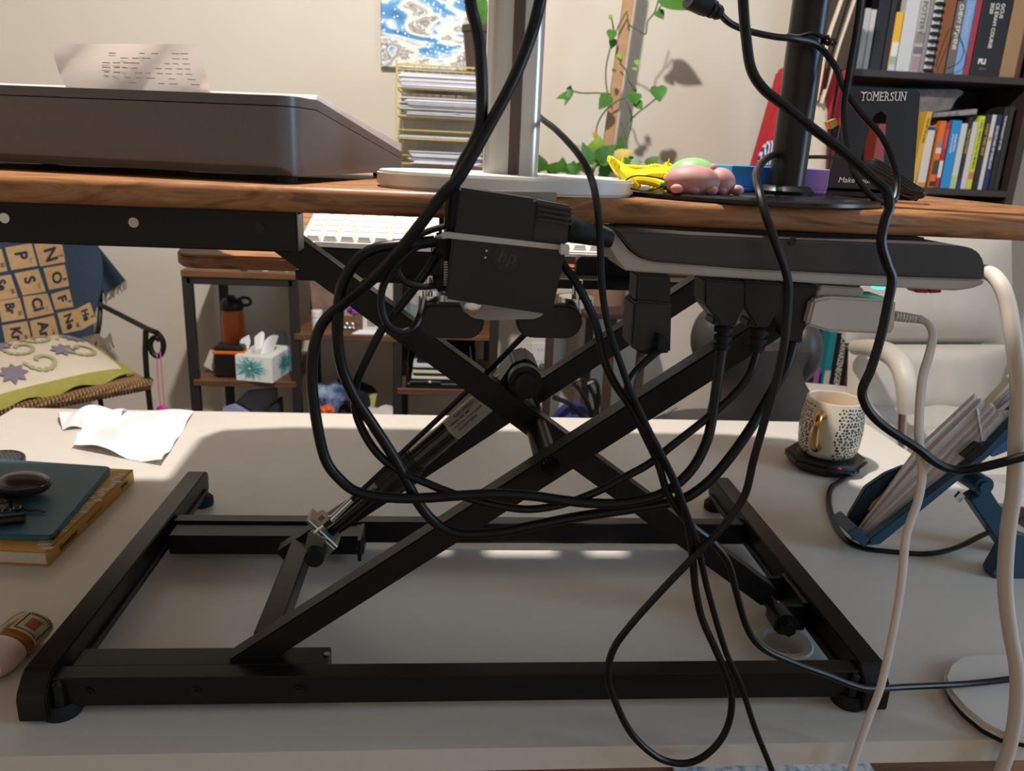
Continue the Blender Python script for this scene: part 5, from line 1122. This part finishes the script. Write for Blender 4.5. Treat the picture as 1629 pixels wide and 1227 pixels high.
Lw = [
 (1477, 1486, 192, 'd9742c', 'orange book on the lower shelf with round emblems on its spine', dict(band=[(.02, .1, '3a2f2a'), (.2, .42, '4a423c'), (.52, .6, 'd9d3c8'), (.62, .7, '8d857f')])),
 (1487, 1493, 194, 'b0262e', 'slim red book with white strip on the lower shelf', dict(band=[(.16, .42, 'e0d8d0'), (.60, .9, 'c44a50')])),
 (1496, 1510, 191, '2a8fd0', 'bright blue paperback on the lower shelf', dict(title=['A brief history', 'of how it works'], tsize=.3, tstart=.2)),
 (1511, 1520, 196, 'cfd3c6', 'pale book with green foot on the lower shelf', dict(band=[(0, .2, 'b9c98a')])),
 (1521, 1527, 186, '23222a', 'slim black book with yellow lettering on the lower shelf', dict(title='THIS IS THE STORY', tcol=M_GOLDINK, tsize=.7, tstart=.16, band=[(0, .14, '25357a')])),
 (1528, 1536, 194, 'd6d0cc', 'slim white book on the lower shelf left of the lime book', {}),
 (1537, 1545, 184, 'cfd93a', 'lime yellow money-advice paperback on the lower shelf', dict(title='I WILL TEACH YOU TO BE RICH', tcol=M_DARKINK, tsize=.62, tstart=.05, band=[(.14, .24, 'd07a50')])),
 (1547, 1555, 181, '25262a', 'slim black book with gold title right of the lime book', dict(title='WHAT THEY SAW', tcol=M_GOLDINK, tsize=.7, tstart=.12)),
 (1556, 1562, 182, 'd9d4d2', 'slim white book with orange spot on the lower shelf', dict(band=[(.66, .71, 'e09a3a')])),
 (1563, 1571, 182, '28305f', 'navy blue paperback on the lower shelf', dict(title='ADVENTURES OF SHERLOCK', tsize=.6, tstart=.14)),
 (1573, 1580, 170, '232122', 'black paperback with white title at the right of the lower shelf', dict(title='THE PSYCHOLOGY OF TIME', tsize=.55, tstart=.1)),
 (1581, 1588, 168, '2d2b2a', 'dark grey book against the bookcase side on the lower shelf', {}),
]
for xa, xb, yt_, col, lab, kw in Lw:
    Yb = KY+.02; XA, XB = at(xa, 299, Yb).x, at(xb, 299, Yb).x; book(XA, XB, at((xa+xb)/2+12, yt_, Yb).z, z2, col, lab, **kw)
XA, XB = at(1456, 299, KY+.02).x, at(1471, 299, KY+.02).x
book(XA-.018, XA-.002, at(1470, 177, KY+.02).z, z2, 'd9ac34', 'yellow paperback leaning at the left end of the lower shelf', title='THE ART OF LIVING', tcol=M_DARKINK, tsize=.5, lean=.06)
book(XA+.004, XB, at(1478, 200, KY+.02).z, z2, 'd8cfc4', 'cream book with navy head and orange edge on the lower shelf', band=[(.93, .99, '22386e'), (0, .08, 'd98a3a')])
for xa, xb, yt_, col, lab in ((1383, 1398, 196, '8a3a30', 'red-brown book seen through the cut-out of the bookend'), (1399, 1406, 196, '2f7fc8', 'blue book seen through the cut-out of the bookend')):
    Yb = KY+.02; book(at(xa, 292, Yb).x, at(xb, 292, Yb).x, at(xa, yt_, Yb).z, z2, col, lab)
a, b = at(1482, 186, KY+.03), at(1551, 180, KY+.03)
o = MB().prism([Vector((a.x, KY+.02, a.z-.002)), Vector((b.x, KY+.02, b.z-.004)), Vector((b.x, KY+.02, b.z+.012)), Vector((a.x, KY+.02, a.z+.010))], (0, .14, 0), .001).obj('book', mat('grey_marbled', '8a8684', .6, 0, .5, 60)); tag(o, 'grey marbled book lying flat on top of the lower row of books', 'book')
mb = MB(); slab(mb, [(1450, 142), (1528, 142), (1536, 147), (1522, 158), (1514, 175), (1480, 182), (1446, 184)], KY+.06, .03, .004); tag1(mb, 'grey_pouch', mat('grey_marble_cloth', '77706f', .7, 0, .3, 40), 'grey patterned cloth pouch lying above the lower row of books', 'pouch')
# lowest visible shelf
for xa, xb, y0, col, lab, kw in ((1308, 1318, 528, '2f8f9c', 'teal and white book on the low shelf behind the mug', dict(band=[(.0, .3, 'd9d3c8')])), (1320, 1340, 530, '1d1b1c', 'thick black biography with white capitals on the low shelf', dict(title='SCHWARZENEGGER', tsize=.62, tstart=.04)), (1342, 1352, 532, '5f3238', 'dark red book right of the black biography', {}), (1353, 1362, 534, '3a4250', 'slate blue book at the right of the low shelf', {})):
    Yb = KY+.02; zb_ = at(1330, 616, Yb).z; XA, XB = at(xa, 616, Yb).x, at(xb, 616, Yb).x; book(XA, XB, at((xa+xb)/2, y0, Yb).z, zb_, col, lab, **kw)
zb_ = at(1330, 616, KY+.02).z
lowb = MB().box((at(1180, 616, KY).x, KY, zb_-.02), (kx0-.012, 1.98, zb_-.0005), .001).box((at(1240, 640, KY).x, KY+.02, FZ), (at(1246, 640, KY).x, 1.97, zb_-.02), .001)
lt2 = thing('low_shelf', 'low brown shelf beside the bookcase behind the black chair', 'shelf', (1.0, 1.86, FZ)); lowb.obj('board', M_BC, lt2)
MB().box((at(1248, 640, KY).x, KY+.05, FZ), (kx0-.02, 1.95, zb_-.022), .002).obj('panel', mat('dark_panel', '4a3c36', .6), lt2)
MB().box((kx0+.012, KY, zb_-.019), (kx1-.012, 1.98, zb_-.0003), .001).obj('shelf_board', M_BC, bc)
for k, (xa, xb, h, c_) in enumerate(((1252, 1260, 18, '6a3a44'), (1262, 1268, 22, 'c79a9c'), (1270, 1292, 22, '1e1f2a'), (1294, 1302, 34, '9a6aa8'))):
    XA, XB = at(xa, 614, KY+.02).x, at(xb, 614, KY+.02).x; o = MB().box((XA, KY+.02, zb_), (XB, KY+.1, zb_+h*.00185), .002).obj('small_box', mat('small_'+c_, c_, .5)); tag(o, ['dark red', 'pale pink', 'black', 'lilac'][k]+' little box on the low brown shelf behind the black chair', 'box', 'little boxes on the low shelf')

# red and cream bag hanging beside the bookcase
rb = thing('hanging_bag', 'red fabric bag with cream panels and black straps hanging left of the bookcase', 'bag', at(1280, 290, 1.62))
M_RED = mat('red_cloth', 'b0262f', .8, 0, .08, 60, .2); M_CREAM = mat('cream_cloth', 'd6c9b4', .8, 0, .05, 50, .2)
def drape(mb, px, Y, d, amp=.01):
    slab(mb, px, Y, d, .006)
mb = MB(); drape(mb, [(1248, 110), (1262, 102), (1352, 112), (1352, 310), (1190, 310), (1202, 270)], 1.62, .06); mb.obj('body', M_RED, rb)
mb = MB(); drape(mb, [(1300, 150), (1312, 152), (1318, 175), (1314, 290), (1272, 292), (1278, 200)], 1.60, .03); mb.obj('panel', M_CREAM, rb)
for pts in ([(1352, -40), (1335, 10), (1315, 70), (1304, 130), (1298, 160)], [(1372, -40), (1352, 20), (1335, 70), (1320, 120), (1306, 165)]):
    MB().tube(pxpath([(x, y, 1.59) for x, y in pts]), .011, 8, flat=.35).obj('cream_strap', M_CREAM, rb)
for pts in ([(1362, -40), (1340, 30), (1322, 90), (1312, 140)], [(1338, 110), (1330, 150), (1322, 200), (1318, 280)]):
    MB().tube(pxpath([(x, y, 1.585) for x, y in pts]), .009, 8, flat=.3).obj('black_strap', M_BLACK, rb)
mb = MB(); slab(mb, [(1222, 226), (1238, 222), (1244, 236), (1236, 262), (1215, 268), (1208, 256)], 1.55, .03, .006); tag1(mb, 'blue_scarf', ramp_mat('blue_white_cloth', [(.45, '2b2f7a'), (.55, '2b2f7a'), (.6, 'd6d3d8')], 'wave', 40, rough=.8), 'navy blue and white patterned cloth beside the red bag', 'cloth')

# ------------------------------------------------------------------ white chair behind the desk on the right
wc_ = thing('white_chair', 'white leather armchair with high padded back behind the desk', 'chair', (1.22, 1.35, FZ))
M_LEA = mat('white_leather', 'cfc6ba', .45, 0, .03, 20, .1)
def pad(x0, x1, y0, y1, Y, bul, d, xtop=0):
    def f(u, v):
        px = x0+(x1-x0)*u+(v)*xtop*(u-.5); py = y1+(y0-y1)*v
        e = (1-abs(2*u-1)**4)*(1-abs(2*v-1)**4); return at(px, py, Y-bul*e)
    return MB().sheet(f, 26, 18, d)
pad(1346, 1612, 372, 546, 1.48, .06, -.05, -6).obj('back_upper', M_LEA, wc_)
def lowpad(u, v):
    w = math.sin(PI*v*.5); xl, xr = 1346+4*v, 1560+50*v**.6
    e = (1-abs(2*u-1)**4)*(1-abs(2*v-1)**6); return at(xl+(xr-xl)*u, 660-(660-548)*v, 1.46-.06*e+.004*math.sin(30*u+6*v)*(1-v))
MB().sheet(lowpad, 40, 18, -.05).obj('back_lower', M_LEA, wc_)
MB().tube(pxpath([(1362, 553, 1.40), (1384, 554, 1.30), (1409, 560, 1.2), (1430, 576, 1.12), (1441, 604, 1.08), (1443, 630, 1.07), (1443, 655, 1.07)]), lambda k: .021+.004*math.sin(PI*k), 14).obj('arm_pad', M_LEA, wc_)
mb = MB().tube(pxpath([(1436, 652, 1.075), (1433, 700, 1.075), (1430, 740, 1.08)]), .010, 12); e = at(1430, 740, 1.08); mb.cyl(e, (e.x, e.y, -.45), .010).tube([(e.x, e.y, -.45), (1.2, 1.35, -.52), (1.2, 1.35, FZ+.08)], .012, 10)
mb.obj('arm_post', M_CHROME, wc_)
MB().box((.96, 1.05, -.27), (1.5, 1.45, -.19), .03, seg=3).obj('seat', M_LEA, wc_)
for k in range(5):
    a = 2*PI*k/5; MB().tube([(1.2, 1.35, FZ+.1), (1.2+.28*math.cos(a), 1.35+.28*math.sin(a), FZ+.05)], .018, 8).ell((1.2+.28*math.cos(a), 1.35+.28*math.sin(a), FZ+.026), (.025, .025, .026), seg=12).obj('leg', M_CHROME, wc_)
def cloth(u, v):
    x, y = .93+.60*u, 1.03+.46*v; z = -.183+.010*math.sin(13*u+4*math.sin(7*v))*math.sin(9*v+2*u)+.010*math.sin(21*v+5*u)+.10*max(0, v-.72)**1.2*3
    if v < .08: z -= (.08-v)*1.2
    return Vector((x, y, z))
tag1(MB().sheet(cloth, 70, 60, .002), 'seat_cover', mat('seat_cloth', 'c2b9b0', .9, 0, .04, 60, .2), 'wrinkled off-white cloth spread over the seat of the white armchair', 'cloth')

# ------------------------------------------------------------------ black padded chair in the middle
bch = thing('black_chair', 'black padded office chair with rolled backrest behind the desk', 'chair', (.72, 1.15, FZ))
M_VIN = mat('black_vinyl', '393635', .42, 0, .06, 60, .05)
def roll(u, v):
    a = 2*PI*v; c = at(1128+150*u, 536+22*u, 1.16); r = .075+.008*math.cos(2*PI*u)-.0*u
    k = math.sqrt(max(0, 1-(2*u-1)**6)) if 0 < u < 1 else 0
    return c+Vector((0, .05*math.cos(a)*k, r*math.sin(a)*k))
MB().sheet(roll, 30, 26).obj('backrest', M_VIN, bch, smooth=70)
def rollend(px, py): return at(px, py, 1.16)
for px, py, r_ in ((1132, 537, .072), (1274, 560, .078)): MB().ell(rollend(px, py), (.048, .05, r_)).obj('bolster_end', M_VIN, bch, smooth=70)
def neck(u, v):
    w = 62-26*math.sin(PI*min(1, v*1.15))+10*v; px = 1204+(u-.5)*2*w+6*v; py = 545+125*v
    return at(px, py, 1.15-.05*math.sin(PI*u)+.03*v)
MB().sheet(neck, 20, 16, .05).obj('spine_pad', M_VIN, bch, smooth=60)
sp = atz(1130, 672, -.10); 
MB().ell(Vector((.62, 1.12, -.165)), (.19, .20, .062), seg=36).obj('seat', M_VIN, bch)
MB().cyl((.66, 1.14, FZ+.1), (.66, 1.14, -.2), .03).obj('column', M_BLACK, bch)
for k in range(5):
    a = 2*PI*k/5+.3; MB().tube([(.66, 1.14, FZ+.11), (.66+.27*math.cos(a), 1.14+.27*math.sin(a), FZ+.06)], .018, 8).ell((.66+.27*math.cos(a), 1.14+.27*math.sin(a), FZ+.027), (.026, .026, .027), seg=12).obj('leg', M_BLACK, bch)
p = at(1060, 660, 1.0); MB().tube([p, p+Vector((.01, 0, .012)), p+Vector((.022, 0, .018))], .004, 8).obj('lever', M_CHROME, bch)
# navy bag with straps below the outlet
nb = thing('navy_bag', 'navy blue bag with black straps on the floor before the far wall', 'bag', at(910, 660, 1.6))
c = at(910, 690, 1.62); 
t = bmesh.new(); bmesh.ops.create_icosphere(t, subdivisions=4, radius=1)
for v in t.verts: v.co = Vector((c.x+v.co.x*.085*(1+.06*math.sin(6*v.co.z)), 1.62+v.co.y*.07, -.42+v.co.z*.16 if False else c.z-.04+v.co.z*.14))
mb = MB(); mb._merge(t); mb.obj('body', mat('navy_cloth', '2c3a78', .8, 0, .1, 60), nb)
for pts in ([(885, 620), (905, 605), (930, 632), (945, 668)], [(905, 612), (925, 603), (945, 630), (950, 660)], [(880, 632), (910, 645), (935, 672)], [(940, 668), (952, 640), (948, 608), (932, 610)]):
    MB().tube(pxpath([(x, y, 1.52) for x, y in pts]), .013, 8, flat=.5).obj('strap', M_BLACK, nb)
MB().box((c.x-.07, 1.56, FZ), (c.x+.08, 1.68, c.z-.10), .01).obj('base', mat('navy_cloth', '2c3a78'), nb)

# ------------------------------------------------------------------ wire chair with cushion and blanket on the left
lc = thing('wire_chair', 'black iron armchair with woven seat and scrolled arm on the left', 'chair', (-1.1, 1.5, FZ))
M_IRON = mat('black_iron', '1d1b18', .45, .4)
CY = 1.38; SZ = at(236, 606, CY).z
s1 = at(238, 606, CY); s2 = atz(-60, 662, SZ); s4 = Vector((at(148, 545, 1.72).x, 1.72, SZ)); s3 = s2+Vector((-.1, .50, 0))
M_WIC = ramp_mat('wicker', [(.3, '5f4429'), (.5, '8d6a43'), (.7, 'ad8a5c')], 'wave', 60, rough=.75, distort=1.5, bump=.5)
MB().prism([s1+Vector((0, 0, -.012)), s2+Vector((0, 0, -.012)), s3+Vector((0, 0, -.012)), s4+Vector((0, 0, -.012))], (0, 0, .014), .004).obj('seat', M_WIC, lc)
mb = MB()
n = 46
for k in range(n):
    c = s1.lerp(s2, k/n)+Vector((0, 0, -.008)); d = (s2-s1).normalized(); a_ = Vector((-d.y, d.x, 0))
    mb.tube([c+a_*.013*math.cos(w)+Vector((0, 0, .013*math.sin(w)))+d*.006*w/6 for w in [2*PI*i/8 for i in range(9)]], .0038, 5, caps=False)
mb.obj('rope_wrap', M_WIC, lc, kind='stuff')
ar1, ar0 = at(236, 524, CY), at(150, 480, 1.74)
MB().tube(smooth_path([ar0, ar0.lerp(ar1, .5), ar1, at(250, 530, CY), at(259, 543, CY), at(259, 558, CY), at(252, 567, CY), at(243, 562, CY), at(239, 550, CY), at(242, 540, CY), at(249, 537, CY), at(254, 543, CY)], 6), .0068, 10).obj('arm', M_IRON, lc)
MB().tube([at(232, 526, CY), at(231, 560, CY), s1+Vector((-.006, .0, .0))], .007, 10).ell(at(236, 607, CY), (.012, .012, .012), seg=12).obj('arm_post', M_IRON, lc)
for p, q_ in ((s1+Vector((-.006, 0, -.01)), (.02, -.02)), (s4+Vector((0, 0, -.01)), (.0, .02)), (s2, (-.02, -.02)), (s3, (-.02, .02))):
    MB().tube([p, (p.x+q_[0], p.y+q_[1], FZ)], .007, 10).obj('leg', M_IRON, lc)
BYp = 1.76
MB().tube(smooth_path([s4, (s4.x-.01, 1.80, SZ+.06), (s4.x-.02, BYp+.09, SZ+.2), (s4.x-.05, BYp+.10, SZ+.42), (s4.x-.2, BYp+.06, SZ+.55), (s3.x+.2, BYp+.06, SZ+.55), (s3.x+.02, BYp+.10, SZ+.42), (s3.x, 1.83, SZ+.08), s3], 8), .007, 10).obj('back_frame', M_IRON, lc)
pdn = thing('pink_pendant', 'pink cord with pendant hanging from the scrolled chair arm', 'pendant', at(255, 600, CY))
MB().tube(pxpath([(250, 563, CY-.012), (251, 600, CY-.012), (255, 640, CY-.012), (259, 652, CY-.012), (261, 640, CY-.012), (258, 600, CY-.012), (255, 563, CY-.012), (252, 558, CY-.012)]), .0016, 6).obj('cord', mat('pink_cord', 'd06a90', .6), pdn)
MB().ell(at(259, 653, CY-.012), (.016, .008, .014)).obj('charm', mat('magenta', 'c22a8a', .5), pdn)
# cushion
cu_ = thing('floral_cushion', 'cream floral cushion with olive green border on the woven seat', 'cushion', (s1.x-.2, 1.5, SZ))
FR, FL = atz(214, 596, SZ+.006), atz(-70, 668, SZ+.006)
BR, BL = FR+Vector((-.30, .36, .01)), FL+Vector((-.28, .40, .01))
def cf(u, v, inset=0, h=.045):
    uu, vv = u, v; p = (FR*(1-uu)+FL*uu)*(1-vv)+(BR*(1-uu)+BL*uu)*vv
    e = max(0, (1-abs(2*u-1)**3))*max(0, (1-abs(2*v-1)**3)); return p+Vector((0, 0, h*e**.6))
MB().sheet(lambda u, v: cf(.04+.92*u, .05+.9*v), 34, 26).sheet(lambda u, v: cf(.04+.92*u, .05+.9*v, 0, -.012), 20, 16).obj('cover', mat('cream_cotton', 'd3c6b2', .85, 0, .03, 60), cu_)
M_OLV = mat('olive_border', '9a9446', .85, 0, .06, 60)
mb = MB()
mb.sheet(lambda u, v: cf(u, .06*v)+Vector((0, 0, .002+.006*math.sin(22*u)*(1-v))), 40, 4, .003).sheet(lambda u, v: cf(.05*u, v)+Vector((0, 0, .002+.005*math.sin(16*v)*(1-u))), 5, 30, .003)
mb.obj('border', M_OLV, cu_, label='olive green flanged border')
def onc(u, v, lift=.0035): return cf(u, v)+Vector((0, -.001, lift))
def petal(mb, u, v, a, L, w, asp=1.9):
    t = bmesh.new(); ca, sa = math.cos(a), math.sin(a); up, lo = [], []
    for k in range(9):
        s = k/8; h = w*math.sin(PI*s**.8)
        for lst, sg in ((up, 1), (lo, -1)):
            x, y = L*s, sg*h; lst.append(t.verts.new(onc(u+(x*ca-y*sa), v+(x*sa+y*ca)*asp)))
    for k in range(8): t.faces.new((up[k], up[k+1], lo[k+1], lo[k]))
    mb._merge(t)
pu, ol = MB(), MB()
for u, v in ((.30, .42), (.62, .75), (.66, .22), (.13, .70)):
    for k in range(8): petal(pu, u, v, 2*PI*k/8+.2, .085, .022, 1.5)
for u, v in ((.47, .30), (.36, .78), (.18, .40), (.80, .5), (.52, .60), (.86, .25)):
    for k in range(14):
        a = k*.46; r = .022+.0055*k; petal(ol, u+r*math.cos(a), v+1.9*r*math.sin(a)*.8, a+1.4, .045, .013)
for k in range(24): petal(ol, .12+.036*k, .92-.25*abs(math.sin(k*1.3)), k*1.1, .035, .008)
pu.obj('purple_print', mat('purple_grey', '7d7484', .85), cu_, kind='stuff'); ol.obj('olive_print', mat('olive_print', 'a9a277', .85), cu_, kind='stuff')
# blanket
bl = thing('printed_blanket', 'navy fringed blanket printed with chemical element squares over the iron chair', 'blanket', at(100, 480, 1.70))
LY = 1.70
def bY(x, y): return LY+.02*math.sin(x*.03)+.0005*(460-y)
def bat(x, y, dy=0): return at(x, y, bY(x, y)+dy)
def bsheet(u, v):
    xr = 150+22*math.sin(PI*min(1, v*1.15))**1.0+(-14*(1-v)); x = -60+(xr+60)*u; y0 = 345; y1 = 572-36*u-4*u*u
    return bat(x, y0+(y1-y0)*v)
M_NAVY = mat('navy_blanket', '2b3b4e', .9, 0, .06, 90, .3)
MB().sheet(bsheet, 40, 30, .006).obj('panel', M_NAVY, bl)
def flap(u, v):
    a, b, c_, d_ = (120, 360), (150, 384), (200, 446), (158, 470); 
    x = (1-v)*((1-u)*120+u*150)+v*((1-u)*166+u*200); y = (1-v)*((1-u)*380+u*384)+v*((1-u)*470+u*446); return at(x, y, LY+.05+.01*math.sin(5*u))
MB().sheet(flap, 14, 16, .006).obj('corner_flap', M_NAVY, bl)
mb = MB(); rnd = random.Random(8)
for k in range(16):
    u = k/15; a = flap(u, 1); mb.tube([a, a+Vector((rnd.uniform(-.004, .004), 0, -.012)), a+Vector((rnd.uniform(-.008, .008)-.004, 0, -.026))], .0016, 5)
for k in range(22):
    a = bat(145+1.4*k, 540-.5*k-6*math.sin(k*.3), -.01); mb.tube([a, a+Vector((.003, 0, -.015)), a+Vector((rnd.uniform(-.008, .014), 0, -.036))], .0016, 5)
for k in range(40): a = bat(-20+4.2*k, 566-.62*k-2, -.008); mb.tube([a, a+Vector((rnd.uniform(-.006, .006), -.004, -.012))], .0015, 5)
mb.obj('fringe', mat('fringe', '8a7a6a', .9), bl, kind='stuff', label='beige fringe')
M_TAN = mat('tan_print', 'b3936a', .9, 0, .1, 70)
cells = {'N': ('7', (54, 388), (98, 384), (104, 417), (64, 424)), 'P': ('15', (8, 394), (50, 387), (60, 423), (18, 430)), 'O': ('8', (69, 427), (103, 421), (110, 455), (78, 461)), 'S': ('16', (23, 435), (61, 428), (73, 464), (36, 470)), 'F': ('9', (81, 468), (110, 460), (117, 488), (88, 493)), 'Cl': ('17', (36, 472), (75, 467), (86, 498), (44, 507)), 'Ne': ('10', (91, 498), (121, 492), (130, 525), (100, 531)), 'Ar': ('18', (47, 511), (86, 502), (94, 534), (54, 544)), 'He': ('2', (121, 492), (143, 481), (154, 512), (130, 525)), 'As': ('33', (-34, 400), (2, 396), (12, 431), (-24, 438)), 'Se': ('34', (-20, 442), (17, 437), (29, 473), (-8, 479)), 'Br': ('35', (-4, 479), (31, 474), (40, 507), (3, 513)), 'Kr': ('36', (3, 518), (43, 511), (51, 544), (10, 553)), 'C': ('6', (46, 350), (92, 348), (97, 378), (52, 381)), 'Si': ('14', (2, 354), (42, 350), (49, 381), (6, 386))}
sq = MB(); let = []
for s_, (num, a, b, c_, d_) in cells.items():
    P4 = [a, b, c_, d_]; t = bmesh.new(); g = []
    for i in range(5):
        row = []
        for j in range(5):
            u, v = i/4, j/4; x = (1-v)*((1-u)*a[0]+u*b[0])+v*((1-u)*d_[0]+u*c_[0]); y = (1-v)*((1-u)*a[1]+u*b[1])+v*((1-u)*d_[1]+u*c_[1]); row.append(t.verts.new(bat(x, y, -.0075)))
        g.append(row)
    for i in range(4):
        for j in range(4): t.faces.new((g[i][j], g[i+1][j], g[i+1][j+1], g[i][j+1]))
    sq._merge(t)
    def loc(u, v, dy=-.0085): x = (1-v)*((1-u)*a[0]+u*b[0])+v*((1-u)*d_[0]+u*c_[0]); y = (1-v)*((1-u)*a[1]+u*b[1])+v*((1-u)*d_[1]+u*c_[1]); return bat(x, y, dy)
    xd = loc(.5, 1)-loc(.5, 0); yd = loc(1, .5)-loc(0, .5); hgt_ = yd.length
    let.append((s_, loc(.30, .27 if len(s_) == 1 else .16), xd, yd, hgt_*(.64 if len(s_) == 1 else .56))); let.append((num, loc(.78, .60), xd, yd, hgt_*.24))
sq.obj('printed_squares', M_TAN, bl, kind='stuff')
M_NINK = mat('navy_ink', '232c3c', .9)
for s_, o_, xd, yd, h in let: text(s_, o_, xd, yd, h, M_NINK, bl, name='printed_letter', ext=.0003, bold=.0012 if h > .02 else .0003)
